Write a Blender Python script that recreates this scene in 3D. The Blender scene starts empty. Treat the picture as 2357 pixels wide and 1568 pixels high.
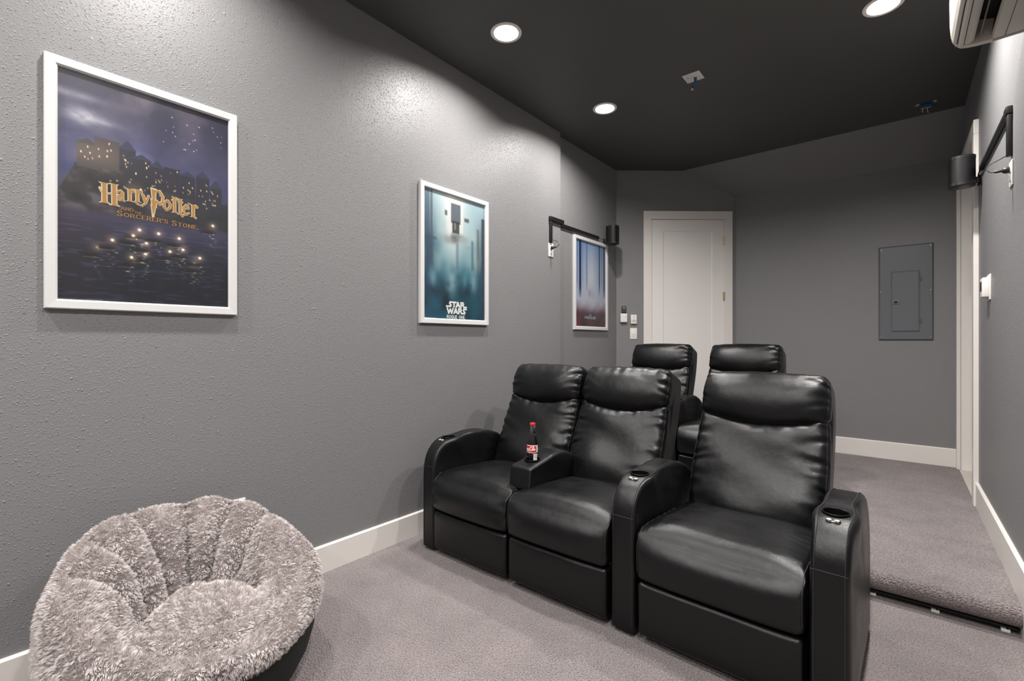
import bpy, bmesh, math, random
import numpy as np
from mathutils import Vector, Matrix

random.seed(7)
RNG = np.random.default_rng(11)
SC = bpy.context.scene
COL = SC.collection
PI = math.pi

# ------------------------------------------------------------------ helpers
def new_obj(name, me, parent=None, mats=None):
    o = bpy.data.objects.new(name, me)
    COL.objects.link(o)
    if parent is not None:
        o.parent = parent
    if mats is not None and me is not None:
        for m in (mats if isinstance(mats, (list, tuple)) else [mats]):
            me.materials.append(m)
    return o

def mesh(name, V, F, mats, parent=None, smooth=True, mi=None):
    me = bpy.data.meshes.new(name)
    me.from_pydata([tuple(map(float, v)) for v in V], [], [tuple(int(i) for i in f) for f in F])
    me.update()
    bm = bmesh.new(); bm.from_mesh(me)
    bmesh.ops.recalc_face_normals(bm, faces=bm.faces)
    bm.to_mesh(me); bm.free()
    if smooth is True:
        me.polygons.foreach_set('use_smooth', [True] * len(me.polygons))
    if mi is not None:
        me.polygons.foreach_set('material_index', [int(i) for i in mi])
    o = new_obj(name, me, parent, mats)
    if smooth == 'auto':
        me.polygons.foreach_set('use_smooth', [True] * len(me.polygons))
        me.set_sharp_from_angle(angle=math.radians(38))
    return o

class MB:
    """collects simple shapes into one mesh"""
    def __init__(s): s.V = []; s.F = []; s.M = []
    def add(s, V, F, m=0):
        n = len(s.V)
        s.V += [tuple(v) for v in V]; s.F += [tuple(i + n for i in f) for f in F]; s.M += [m] * len(F)
        return s
    def box(s, x0, x1, y0, y1, z0, z1, b=0.0, m=0, mat=None):
        bm = bmesh.new()
        bmesh.ops.create_cube(bm, size=1)
        for v in bm.verts:
            v.co = Vector(((x0 + x1) / 2 + v.co.x * (x1 - x0), (y0 + y1) / 2 + v.co.y * (y1 - y0), (z0 + z1) / 2 + v.co.z * (z1 - z0)))
        if b > 0:
            bmesh.ops.bevel(bm, geom=list(bm.edges), offset=b, segments=3, profile=0.5, affect='EDGES', clamp_overlap=True)
        if mat is not None:
            bmesh.ops.transform(bm, matrix=mat, verts=bm.verts)
        bm.verts.index_update()
        s.add([v.co.copy() for v in bm.verts], [[v.index for v in f.verts] for f in bm.faces], m)
        bm.free(); return s
    def prism(s, poly, axis, a, b, m=0):
        n = len(poly)
        def P(p, t):
            return {'x': (t, p[0], p[1]), 'y': (p[0], t, p[1]), 'z': (p[0], p[1], t)}[axis]
        V = [P(p, a) for p in poly] + [P(p, b) for p in poly]
        F = [tuple(range(n)), tuple(range(2 * n - 1, n - 1, -1))] + [(i, (i + 1) % n, n + (i + 1) % n, n + i) for i in range(n)]
        return s.add(V, F, m)
    def lathe(s, prof, c=(0, 0, 0), n=32, m=0, axis='z', sup=2.0):
        V = []; F = []
        for (r, h) in prof:
            for i in range(n):
                a = 2 * PI * i / n
                ca, sa = math.cos(a), math.sin(a)
                k = 1.0 if sup == 2.0 else (abs(ca) ** sup + abs(sa) ** sup) ** (-1 / sup)
                p = (r * k * ca, r * k * sa, h)
                if axis == 'x': p = (h, p[0], p[1])
                if axis == 'y': p = (p[0], h, p[1])
                V.append((c[0] + p[0], c[1] + p[1], c[2] + p[2]))
        for j in range(len(prof) - 1):
            for i in range(n):
                F.append((j * n + i, j * n + (i + 1) % n, (j + 1) * n + (i + 1) % n, (j + 1) * n + i))
        if prof[0][0] > 1e-6: F.append(tuple(range(n - 1, -1, -1)))
        if prof[-1][0] > 1e-6: F.append(tuple((len(prof) - 1) * n + i for i in range(n)))
        return s.add(V, F, m)
    def ring(s, prof, c=(0, 0, 0), n=40, m=0):
        """closed profile revolved (a torus-like ring)"""
        V = []; F = []; k = len(prof)
        for (r, h) in prof:
            for i in range(n):
                a = 2 * PI * i / n
                V.append((c[0] + r * math.cos(a), c[1] + r * math.sin(a), c[2] + h))
        for j in range(k):
            for i in range(n):
                F.append((j * n + i, j * n + (i + 1) % n, ((j + 1) % k) * n + (i + 1) % n, ((j + 1) % k) * n + i))
        return s.add(V, F, m)
    def tube(s, pts, r, n=8, m=0):
        pts = [Vector(p) for p in pts]
        V = []; F = []
        up = None
        for i, p in enumerate(pts):
            t = (pts[min(i + 1, len(pts) - 1)] - pts[max(i - 1, 0)]).normalized()
            if up is None:
                up = Vector((0, 0, 1)) if abs(t.z) < .9 else Vector((1, 0, 0))
            a = (up - t * up.dot(t))
            if a.length < 1e-6: a = t.orthogonal()
            a.normalize(); up = a; b = t.cross(a)
            rr = r[i] if isinstance(r, (list, tuple)) else r
            for k in range(n):
                an = 2 * PI * k / n
                V.append(p + (a * math.cos(an) + b * math.sin(an)) * rr)
        for i in range(len(pts) - 1):
            for k in range(n):
                F.append((i * n + k, i * n + (k + 1) % n, (i + 1) * n + (k + 1) % n, (i + 1) * n + k))
        F.append(tuple(range(n - 1, -1, -1))); F.append(tuple((len(pts) - 1) * n + k for k in range(n)))
        return s.add(V, F, m)
    def build(s, name, mats, parent=None, smooth='auto'):
        return mesh(name, s.V, s.F, mats, parent, smooth, s.M)

def smooth_path(pts, per=6):
    """Catmull-Rom through points (tuples of any dimension)"""
    P = [np.array(p, float) for p in pts]
    P = [2 * P[0] - P[1]] + P + [2 * P[-1] - P[-2]]
    out = []
    for i in range(1, len(P) - 2):
        for k in range(per):
            t = k / per
            a, b, c, d = P[i - 1], P[i], P[i + 1], P[i + 2]
            out.append(.5 * ((2 * b) + (-a + c) * t + (2 * a - 5 * b + 4 * c - d) * t * t + (-a + 3 * b - 3 * c + d) * t ** 3))
    out.append(P[-2])
    return out

def thing(name, label, cat, loc=(0, 0, 0), rz=0.0, group=None):
    o = bpy.data.objects.new(name, None); COL.objects.link(o)
    o.location = loc; o.rotation_euler = (0, 0, rz); o.empty_display_size = .1
    o['label'] = label; o['category'] = cat
    if group: o['group'] = group
    return o

def tag(o, label, cat, group=None):
    o['label'] = label; o['category'] = cat
    if group: o['group'] = group
    return o

def struct(o, label, cat):
    o['kind'] = 'structure'; o['label'] = label; o['category'] = cat
    return o

def cut(o, mb):
    """boolean-subtract the shape collected in mb from object o, keep only the result"""
    c = mb.build('cutter', [], o.parent, False)
    bpy.context.view_layer.update()
    m = o.modifiers.new('b', 'BOOLEAN'); m.operation = 'DIFFERENCE'; m.solver = 'EXACT'; m.object = c
    dg = bpy.context.evaluated_depsgraph_get()
    me = bpy.data.meshes.new_from_object(o.evaluated_get(dg))
    o.modifiers.clear()
    old = o.data; nm = old.name; o.data = me; bpy.data.meshes.remove(old); me.name = nm
    bpy.data.objects.remove(c)
    me.polygons.foreach_set('use_smooth', [True] * len(me.polygons))
    me.set_sharp_from_angle(angle=math.radians(45))
    return o

# ------------------------------------------------------------------ materials
def srgb(r, g, b):
    f = lambda c: (c / 255 / 12.92) if c / 255 <= .04045 else ((c / 255 + .055) / 1.055) ** 2.4
    return (f(r), f(g), f(b), 1)

def mat(name, col, rough=.5, spec=.5, metal=0.0, **kw):
    m = bpy.data.materials.new(name); m.use_nodes = True
    b = m.node_tree.nodes['Principled BSDF']
    b.inputs['Base Color'].default_value = col
    b.inputs['Roughness'].default_value = rough
    b.inputs['Specular IOR Level'].default_value = spec
    b.inputs['Metallic'].default_value = metal
    for k, v in kw.items():
        b.inputs[k.replace('_', ' ')].default_value = v
    return m

def N(m, t, **kw):
    n = m.node_tree.nodes.new(t)
    for k, v in kw.items():
        if k in n.inputs: n.inputs[k].default_value = v
        else: setattr(n, k, v)
    return n

def L(m, a, b): m.node_tree.links.new(a, b)

def bsdf(m): return m.node_tree.nodes['Principled BSDF']

def add_bump(m, height_socket, strength=.5, dist=.002, chain=None):
    bp = N(m, 'ShaderNodeBump'); bp.inputs['Strength'].default_value = strength; bp.inputs['Distance'].default_value = dist
    L(m, height_socket, bp.inputs['Height'])
    if chain is not None: L(m, chain.outputs[0], bp.inputs['Normal'])
    L(m, bp.outputs[0], bsdf(m).inputs['Normal'])
    return bp

def objco(m, scale=1.0):
    g = N(m, 'ShaderNodeNewGeometry')
    return g.outputs['Position']

def wall_paint(name, col, rough, amt, scale=1.0):
    m = mat(name, col, rough, .5)
    p = objco(m)
    # splattered spots: two sizes of irregular raised dots
    wn = N(m, 'ShaderNodeTexNoise', Scale=90 * scale, Detail=1.0); L(m, p, wn.inputs['Vector'])
    ws = N(m, 'ShaderNodeVectorMath', operation='SCALE'); L(m, wn.outputs['Color'], ws.inputs[0]); ws.inputs['Scale'].default_value = .010 / scale
    wa = N(m, 'ShaderNodeVectorMath', operation='ADD'); L(m, p, wa.inputs[0]); L(m, ws.outputs[0], wa.inputs[1])
    hs = []
    for sc_, cut_ in ((66, .12), (118, .10)):
        v = N(m, 'ShaderNodeTexVoronoi', Scale=sc_ * scale); L(m, wa.outputs[0], v.inputs['Vector'])
        sep = N(m, 'ShaderNodeSeparateColor'); L(m, v.outputs['Color'], sep.inputs[0])
        size = N(m, 'ShaderNodeMapRange'); size.inputs['From Min'].default_value = cut_; size.inputs['To Min'].default_value = .10; size.inputs['To Max'].default_value = .50
        L(m, sep.outputs[0], size.inputs['Value'])
        df = N(m, 'ShaderNodeMath', operation='SUBTRACT'); L(m, size.outputs[0], df.inputs[0]); L(m, v.outputs['Distance'], df.inputs[1])
        sm = N(m, 'ShaderNodeMapRange', interpolation_type='SMOOTHSTEP'); sm.inputs['From Min'].default_value = 0; sm.inputs['From Max'].default_value = .30; sm.inputs['To Max'].default_value = 1.0 if sc_ < 80 else .6
        L(m, df.outputs[0], sm.inputs['Value']); hs.append(sm)
    ad0 = N(m, 'ShaderNodeMath', operation='ADD'); L(m, hs[0].outputs[0], ad0.inputs[0]); L(m, hs[1].outputs[0], ad0.inputs[1])
    n2 = N(m, 'ShaderNodeTexNoise', Scale=150 * scale, Detail=2.0, Roughness=.5); L(m, p, n2.inputs['Vector'])
    ad = N(m, 'ShaderNodeMath', operation='MULTIPLY_ADD'); L(m, n2.outputs['Fac'], ad.inputs[0]); ad.inputs[1].default_value = .35; L(m, ad0.outputs[0], ad.inputs[2])
    add_bump(m, ad.outputs[0], amt, .0020)
    n3 = N(m, 'ShaderNodeTexNoise', Scale=3.0, Detail=3.0); L(m, p, n3.inputs['Vector'])
    rr = N(m, 'ShaderNodeMapRange'); rr.inputs['To Min'].default_value = rough - .05; rr.inputs['To Max'].default_value = rough + .05
    L(m, n3.outputs['Fac'], rr.inputs['Value']); L(m, rr.outputs[0], bsdf(m).inputs['Roughness'])
    return m

def carpet_mat(name, ca, cb):
    m = mat(name, ca, .95, .15)
    bsdf(m).inputs['Sheen Weight'].default_value = .25; bsdf(m).inputs['Sheen Roughness'].default_value = .5
    p = objco(m)
    n1 = N(m, 'ShaderNodeTexNoise', Scale=170, Detail=3.0, Roughness=.75); L(m, p, n1.inputs['Vector'])
    v = N(m, 'ShaderNodeTexVoronoi', Scale=150); L(m, p, v.inputs['Vector'])
    n2 = N(m, 'ShaderNodeTexNoise', Scale=5.0, Detail=3.0, Roughness=.55); L(m, p, n2.inputs['Vector'])
    r1 = N(m, 'ShaderNodeMapRange'); r1.inputs['From Min'].default_value = .36; r1.inputs['From Max'].default_value = .60; L(m, n1.outputs['Fac'], r1.inputs['Value'])
    mx = N(m, 'ShaderNodeMix', data_type='RGBA'); mx.inputs[6].default_value = cb; mx.inputs[7].default_value = ca
    L(m, r1.outputs[0], mx.inputs[0])
    r2 = N(m, 'ShaderNodeMapRange'); r2.inputs['From Min'].default_value = .3; r2.inputs['From Max'].default_value = .7; r2.inputs['To Min'].default_value = .84; r2.inputs['To Max'].default_value = 1.10
    L(m, n2.outputs['Fac'], r2.inputs['Value'])
    mu = N(m, 'ShaderNodeVectorMath', operation='SCALE'); L(m, mx.outputs[2], mu.inputs[0]); L(m, r2.outputs[0], mu.inputs['Scale'])
    L(m, mu.outputs[0], bsdf(m).inputs['Base Color'])
    sb = N(m, 'ShaderNodeMath', operation='SUBTRACT'); L(m, n1.outputs['Fac'], sb.inputs[0]); L(m, v.outputs['Distance'], sb.inputs[1])
    add_bump(m, sb.outputs[0], 1.0, .010)
    return m

def leather_mat(name):
    m = mat(name, (.0032, .0033, .0037, 1), .33, .40)
    tc = N(m, 'ShaderNodeTexCoord')
    n0 = N(m, 'ShaderNodeTexNoise', Scale=9.0, Detail=4.0, Roughness=.6); L(m, tc.outputs['Object'], n0.inputs['Vector'])
    r0 = N(m, 'ShaderNodeMapRange'); r0.inputs['From Min'].default_value = .3; r0.inputs['From Max'].default_value = .7; r0.inputs['To Min'].default_value = .27; r0.inputs['To Max'].default_value = .40
    L(m, n0.outputs['Fac'], r0.inputs['Value']); L(m, r0.outputs[0], bsdf(m).inputs['Roughness'])
    v = N(m, 'ShaderNodeTexVoronoi', Scale=420, feature='DISTANCE_TO_EDGE'); L(m, tc.outputs['Object'], v.inputs['Vector'])
    b1 = add_bump(m, v.outputs['Distance'], .28, .0012)
    n1 = N(m, 'ShaderNodeTexNoise', Scale=26, Detail=3.0, Roughness=.5); L(m, tc.outputs['Object'], n1.inputs['Vector'])
    b2 = N(m, 'ShaderNodeBump'); b2.inputs['Strength'].default_value = .22; b2.inputs['Distance'].default_value = .006
    L(m, n1.outputs['Fac'], b2.inputs['Height']); L(m, b2.outputs[0], b1.inputs['Normal'])
    return m

def noisy(name, col, rough, scale, amp=.08, spec=.5, bump=0.0, metal=0.0):
    """paint / plastic with a faint unevenness"""
    m = mat(name, col, rough, spec, metal)
    tc = N(m, 'ShaderNodeTexCoord')
    n = N(m, 'ShaderNodeTexNoise', Scale=scale, Detail=3.0); L(m, tc.outputs['Object'], n.inputs['Vector'])
    r = N(m, 'ShaderNodeMapRange'); r.inputs['To Min'].default_value = max(.02, rough - amp); r.inputs['To Max'].default_value = rough + amp
    L(m, n.outputs['Fac'], r.inputs['Value']); L(m, r.outputs[0], bsdf(m).inputs['Roughness'])
    if bump > 0: add_bump(m, n.outputs['Fac'], bump, .001)
    return m

WALLC = (.185, .184, .187, 1)
M = {}
M['wall'] = wall_paint('grey wall paint, heavy orange peel', WALLC, .48, 1.0)
M['wall_fine'] = wall_paint('grey wall paint, light orange peel', WALLC, .52, .42, 1.2)
M['ceiling'] = wall_paint('charcoal ceiling paint', (.072, .071, .068, 1), .6, .06, 1.3)
M['carpet'] = carpet_mat('mauve grey cut pile carpet', (.345, .292, .290, 1), (.100, .081, .082, 1))
M['trim'] = noisy('white trim enamel', (.70, .665, .63, 1), .35, 30, .06)
M['door'] = noisy('white door enamel', (.74, .71, .685, 1), .38, 25, .06)
M['leather'] = leather_mat('black bonded leather')
M['panel_leather'] = leather_mat('black vinyl side panel')
M['stitch'] = mat('dark grey stitching', (.018, .018, .018, 1), .7)
M['blackplastic'] = noisy('black plastic', (.007, .007, .0075, 1), .34, 60, .05)
M['cupinside'] = mat('black cup liner', (.002, .002, .002, 1), .4, .25)
M['chrome'] = noisy('brushed nickel', (.42, .39, .36, 1), .36, 80, .08, .5, 0, 1.0)
M['brass'] = noisy('satin brass', (.55, .46, .30, 1), .35, 80, .08, .5, 0, 1.0)
M['frame'] = noisy('white frame lacquer', (.58, .575, .57, 1), .45, 40, .06)
M['whiteplastic'] = noisy('white plastic', (.72, .70, .66, 1), .38, 60, .05)
M['acplastic'] = noisy('off white plastic', (.70, .66, .58, 1), .42, 40, .06)
M['acdark'] = mat('dark duct', (.012, .010, .008, 1), .6)
M['raceway'] = noisy('black raceway', (.006, .006, .006, 1), .42, 60, .06)
M['grille'] = noisy('black speaker cloth', (.004, .004, .0045, 1), .45, 300, .05, .35)
M['steel'] = noisy('grey enamelled steel', (.118, .126, .138, 1), .33, 30, .06)
M['bronze'] = mat('dull latch', (.16, .13, .12, 1), .4, .5, .6)
M['blue'] = mat('blue plastic', (.006, .05, .22, 1), .4)
M['bluejacket'] = mat('blue cable jacket', (.008, .13, .36, 1), .4)
M['blackjacket'] = mat('black cable jacket', (.01, .01, .01, 1), .4)
M['galv'] = noisy('galvanised steel', (.42, .40, .34, 1), .35, 60, .1, .5, 0, .9)
M['darkfabric'] = noisy('black woven bag base', (.010, .013, .012, 1), .7, 120, .1, .3, .4)
M['wood'] = noisy('pale threshold', (.50, .46, .41, 1), .5, 12, .1)

def emission_mat(name, col, st):
    m = bpy.data.materials.new(name); m.use_nodes = True
    nt = m.node_tree; nt.nodes.clear()
    e = nt.nodes.new('ShaderNodeEmission'); e.inputs[0].default_value = col; e.inputs[1].default_value = st
    o = nt.nodes.new('ShaderNodeOutputMaterial'); nt.links.new(e.outputs[0], o.inputs[0])
    return m

# ------------------------------------------------------------------ room
H = 3.035            # ceiling
P = .125             # raised rear floor
XR = 2.70            # right wall
YB = 5.45            # back wall
DA = Vector((-.045, 4.60)); DB = Vector((.925, 5.43))       # angled wall with the door
DD = (DB - DA); DLEN = DD.length; DD.normalize()
DN = Vector((DD.y, -DD.x))                                    # points into the room
YF = -2.6

def dpt(s, off, z):
    p = DA + DD * s + DN * off
    return (p.x, p.y, z)
DMAT = Matrix(((DD.x, -DN.x, 0, DA.x), (DD.y, -DN.y, 0, DA.y), (0, 0, 1, 0), (0, 0, 0, 1)))   # local x along wall, local -y into the room

struct(MB().prism([(-.3, YF), (XR + .3, YF), (XR + .3, 2.9), (-.3, 2.9)], 'z', -.06, 0).build('floor', M['carpet'], None, False),
       'mauve grey carpet on the lower front floor', 'floor')
# raised rear floor with a rolled carpet nose
yn = 2.735
prof = [(yn + .075, -.02), (yn + .075, .035)]
for a in np.linspace(-90, 90, 12):
    prof.append((yn + .045 - .045 * math.cos(math.radians(a)), .08 + .045 * math.sin(math.radians(a))))
prof += [(6.2, P), (6.2, -.02)]
struct(MB().prism(prof, 'x', -.25, XR + .35).build('floor', M['carpet'], None, 'auto'),
       'mauve grey carpet on the raised rear floor', 'floor')
struct(MB().prism([(-.3, YF - .2), (XR + .3, YF - .2), (XR + .3, 5.062), (-.3, 5.062)], 'z', H, H + .08).build('ceiling', M['ceiling'], None, False),
       'flat charcoal painted ceiling with round recessed lights', 'ceiling')
struct(MB().prism([(5.062, H), (5.062, H + .08), (5.62, H + .08), (5.62, 2.634), (YB, 2.755)], 'x', .2, XR + .2).build('ceiling', M['wall_fine'], None, False),
       'sloped grey ceiling strip above the back wall', 'ceiling')
mb = MB()
mb.prism([(-.16, YF - .1), (0, YF - .1), (0, 3.451), (-.16, 3.451)], 'z', -.05, H + .05)
struct(mb.build('wall_left', M['wall'], None, False), 'long textured grey left wall', 'wall')
struct(MB().prism([(-.16, 3.451), (-.045, 3.451), (-.045, 4.75), (-.16, 4.75)], 'z', -.05, H + .05).build('wall_left', M['wall_fine'], None, False),
       'short recessed grey stretch of the left wall by the speaker', 'wall')
# angled wall, cut back under the slope
e = .9
poly = [(0, -.05), (DLEN + .02, -.05), (DLEN + .02, 2.755), (DLEN, 2.755), (.862, H + .0), (.862, H + .05), (0, H + .05)]
V = [dpt(s_, 0, z_) for s_, z_ in poly] + [dpt(s_, -.12, z_) for s_, z_ in poly]
n = len(poly)
F = [tuple(range(n)), tuple(range(2 * n - 1, n - 1, -1))] + [(i, (i + 1) % n, n + (i + 1) % n, n + i) for i in range(n)]
struct(mesh('wall_back_left', V, F, M['wall_fine'], None, False), 'angled grey wall holding the white door', 'wall')
struct(MB().box(.8, XR + .3, YB, YB + .12, -.05, H).build('wall_back', M['wall_fine'], None, False), 'grey back wall with the electrical panel', 'wall')
OY0, OY1, OZ = 4.335, 5.36, 2.53   # doorway in the right wall
mb = MB()
mb.prism([(XR, YF - .1), (XR + .14, YF - .1), (XR + .14, OY0), (XR, OY0)], 'z', -.05, H + .05)
mb.prism([(XR, OY1), (XR + .14, OY1), (XR + .14, YB + .1), (XR, YB + .1)], 'z', -.05, H + .05)
mb.prism([(XR, OY0), (XR + .14, OY0), (XR + .14, OY1), (XR, OY1)], 'z', OZ, H + .05)
struct(mb.build('wall_right', M['wall_fine'], None, False), 'grey right wall beside the stepped carpet', 'wall')
struct(MB().box(-.2, XR + .2, YF - .12, YF, -.05, H + .05).build('wall_front', M['wall_fine'], None, False), 'grey wall behind the viewer', 'wall')

# baseboards
def bb_prof(h, t=.016): return [(0, 0), (t, 0), (t, h - .006), (t - .006, h), (0, h)]
def baseboard(name, p0, p1, nrm, z0, h, label):
    p0 = Vector(p0); p1 = Vector(p1); nrm = Vector(nrm)
    V = []
    for p in (p0, p1):
        for (o_, z_) in bb_prof(h):
            q = p + nrm * o_; V.append((q.x, q.y, z0 + z_))
    k = 5
    F = [(0, 1, 2, 3, 4), (9, 8, 7, 6, 5)] + [(i, (i + 1) % k, k + (i + 1) % k, k + i) for i in range(k)]
    return struct(mesh(name, V, F, M['trim'], None, False), label, 'baseboard')
baseboard('baseboard_left', (0, YF), (0, 3.451), (1, 0), 0, .14, 'white baseboard along the long left wall')
baseboard('baseboard_back', (.93, YB), (XR, YB), (0, -1), P, .155, 'white baseboard under the electrical panel')
baseboard('baseboard_right', (XR, YF), (XR, 4.235), (-1, 0), 0, P + .155, 'white baseboard along the right wall')
baseboard('baseboard_back_left', dpt(0, 0, 0)[:2], dpt(.29, 0, 0)[:2], DN, P, .155, 'short white baseboard left of the white door')

# ---- door in the angled wall
d1 = thing('door_1', 'white shaker door with one tall recessed panel on the angled wall', 'door', (DA.x, DA.y, 0)); d1['kind'] = 'structure'
d1.rotation_euler = (0, 0, math.atan2(DD.y, DD.x))
mb = MB()
cs0, cs1, ct = .291, 1.256, 2.596; cw = .088
mb.box(cs0, cs0 + cw, -.02, 0, P, ct - cw, .003); mb.box(cs1 - cw, cs1, -.02, 0, P, ct - cw, .003); mb.box(cs0, cs1, -.02, 0, ct - cw, ct, .003)
mb.box(cs0 + cw - .012, cs0 + cw + .003, -.012, .0, P, ct - cw + .002); mb.box(cs1 - cw - .003, cs1 - cw + .012, -.012, .0, P, ct - cw + .002)
mb.build('door_casing', M['trim'], d1, False)
# slab: stiles, rails and a recessed panel
sl0, sl1, st = cs0 + cw + .004, cs1 - cw - .004, ct - cw - .004
pn0, pn1, pt, pb = .506, 1.038, 2.380, P + .25
mb = MB()
mb.box(sl0, pn0, -.008, 0, P + .01, st); mb.box(pn1, sl1, -.008, 0, P + .01, st)
mb.box(pn0, pn1, -.008, 0, pt, st); mb.box(pn0, pn1, -.008, 0, P + .01, pb)
for (a, b, c, d_) in ((pn0, pn0, pb, pt), (pn1, pn1, pb, pt)):
    sgn = 1 if a == pn0 else -1
    mb.prism([(a, -.008), (a + sgn * .008, -.0015), (a, -.0015)], 'z', c, d_)
slab = mb.build('door_slab', M['door'], d1, False)
MB().box(pn0, pn1, -.0025, .0, pb, pt).build('door_panel', M['door'], slab, False)
for zc in (2.282, 1.68, .45):
    mb = MB()
    mb.lathe([(.0, -.046), (.0065, -.045), (.0065, .045), (0, .046)], (cs1 - cw - .004, -.021, zc), 12)
    mb.box(cs1 - cw - .014, cs1 - cw - .004, -.0185, -.008, zc - .044, zc + .044)
    mb.build('hinge', M['brass'], d1)

# ---- cased doorway in the right wall
d2 = thing('door_2', 'white cased doorway in the right wall beside the back corner', 'doorway', (XR, OY0, 0)); d2['kind'] = 'structure'
def loc(o): return o
mb = MB()
X0 = 0.0
for (a, b, z0, z1) in ((-.10, -.008, P, OZ + .008), (OY1 - OY0 + .008, OY1 - OY0 + .088, P, OZ + .008)):
    mb.box(-.026, 0, a, b, z0, z1, .003)
mb.box(-.026, 0, -.10, OY1 - OY0 + .088, OZ + .008, OZ + .1, .003)
mb.build('door_casing', M['trim'], d2, False)
mb = MB()
mb.box(0, .139, OY1 - OY0 - .018, OY1 - OY0, P, OZ); mb.box(0, .139, 0, .018, P, OZ); mb.box(0, .139, .018, OY1 - OY0 - .018, OZ - .018, OZ)
mb.box(.05, .085, OY1 - OY0 - .030, OY1 - OY0 - .018, P, OZ - .018)
mb.build('door_jamb', M['trim'], d2, False)
MB().box(-.012, .139, .018, OY1 - OY0 - .018, P - .002, P + .006, .002).build('threshold', M['wood'], d2, False)
MB().box(.10, .135, .018, OY1 - OY0 - .018, P + .008, OZ - .018).build('door_slab', M['door'], d2, False)  # unseen slab added behind the jamb to keep light from leaking

# ------------------------------------------------------------------ recessed lights
LAMPW = 32
LAMPS = [(.499, 2.122, 'round recessed ceiling light nearest the viewer, over the left wall side'),
         (.512, 3.312, 'round recessed ceiling light near the jog in the left wall'),
         (2.236, 3.262, 'round recessed ceiling light beside the air conditioner'),
         (2.24, 2.12, 'round recessed ceiling light above the front recliner, unseen, added for brightness'),  # unseen lamp added to raise the room's brightness
         (.50, .56, 'round recessed ceiling light above the fluffy chair, out of the frame'),
         (.50, -.70, 'round recessed ceiling light in front of the seats on the left, unseen, added as fill light'),  # this and the next three: unseen lamps added as frontal fill
         (2.24, -.70, 'round recessed ceiling light in front of the seats on the right, unseen, added as fill light'),
         (.50, -1.9, 'round recessed ceiling light near the front wall on the left, unseen, added as fill light'),
         (2.24, -1.9, 'round recessed ceiling light near the front wall on the right, unseen, added as fill light'),
         (2.24, .56, 'round recessed ceiling light above the viewer, unseen, added for brightness')]  # unseen partner lamp, added for overall brightness
M['lamp'] = emission_mat('lit lamp lens', (1.0, .955, .915, 1), 25)
M['lamptrim'] = mat('white lamp trim', (.90, .82, .76, 1), .4)
lamp0 = thing('recessed_light', LAMPS[0][2], 'ceiling light', (LAMPS[0][0], LAMPS[0][1], H), 0, 'recessed ceiling lights')
MB().ring([(.093, 0.0), (.093, -.003), (.090, -.0055), (.0745, -.0055), (.0715, -.0035), (.056, .013), (.056, .018), (.086, .016)]).build('trim_ring', M['lamptrim'], lamp0)
MB().lathe([(.0, .0120), (.04, .0122), (.056, .0130), (.056, .017), (0, .017)], n=40).build('lens', M['lamp'], lamp0)
def copy_tree(o, parent=None):
    c = o.copy(); COL.objects.link(c); c.parent = parent
    for ch in [x for x in SC.objects if x.parent == o]:
        copy_tree(ch, c)
    return c
for (x, y, lb) in LAMPS[1:]:
    c = copy_tree(lamp0); c.location = (x, y, H); c['label'] = lb
for i, (x, y, lb) in enumerate(LAMPS):
    ld = bpy.data.lights.new('lamp', 'AREA'); ld.shape = 'DISK'; ld.size = .106; ld.energy = LAMPW * (1.28 if i == 2 else .92 if i == 1 else .74 if i == 4 else .84 if i == 0 else 1.0); ld.color = (1.0, .96, .927); ld.spread = math.radians(156)
    lo = bpy.data.objects.new('lamp', ld); COL.objects.link(lo); lo.location = (x, y, H + .0105)
ceil = bpy.data.objects['ceiling']
mbc = MB()
for (x, y, lb) in LAMPS:
    mbc.lathe([(.088, -.02), (.088, .04)], (x, y, H), 40)
cut(ceil, mbc)
ceil.data.polygons.foreach_set('use_smooth', [False] * len(ceil.data.polygons))

# ------------------------------------------------------------------ theatre recliners
def rbox(hx, hy, hz, r, nx, ny, nz, k=4):
    """rounded box surface, finely divided: vertices (N,3) and quads"""
    def ax(h, n):
        inner = list(np.linspace(-(h - r), h - r, n + 1))
        off = [r * math.tan(math.radians(45 * j / k)) for j in range(1, k + 1)]
        return np.array([-(h - r) - o for o in reversed(off)] + inner + [(h - r) + o for o in off])
    X, Y, Z = ax(hx, nx), ax(hy, ny), ax(hz, nz)
    V = []; F = []
    def face(U, W, f):
        b = len(V)
        for u in U:
            for w_ in W: V.append(f(u, w_))
        m = len(W)
        for i in range(len(U) - 1):
            for j in range(m - 1):
                F.append((b + i * m + j, b + (i + 1) * m + j, b + (i + 1) * m + j + 1, b + i * m + j + 1))
    for s in (-1, 1):
        face(Y, Z, lambda u, w_: (s * hx, u, w_))
        face(X, Z, lambda u, w_: (u, s * hy, w_))
        face(X, Y, lambda u, w_: (u, w_, s * hz))
    V = np.array(V)
    q = np.round(V * 1e6).astype(np.int64)
    _, idx, inv = np.unique(q, axis=0, return_index=True, return_inverse=True)
    inv = np.asarray(inv).reshape(-1)
    V = V[idx]; F = [tuple(inv[i] for i in f) for f in F]
    h = np.array([hx, hy, hz]) - r
    c = np.clip(V, -h, h); d = V - c
    ln = np.linalg.norm(d, axis=1, keepdims=True); ln[ln < 1e-9] = 1
    return c + d / ln * r, F

def waves(seed, n, k0, k1):
    g = np.random.default_rng(seed)
    ks = g.uniform(k0, k1, n); ph = g.uniform(0, 2 * PI, n); am = g.uniform(.5, 1, n)
    return lambda v: sum(a * np.sin(k * v + p) for a, k, p in zip(am, ks, ph)) / n ** .5

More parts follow.
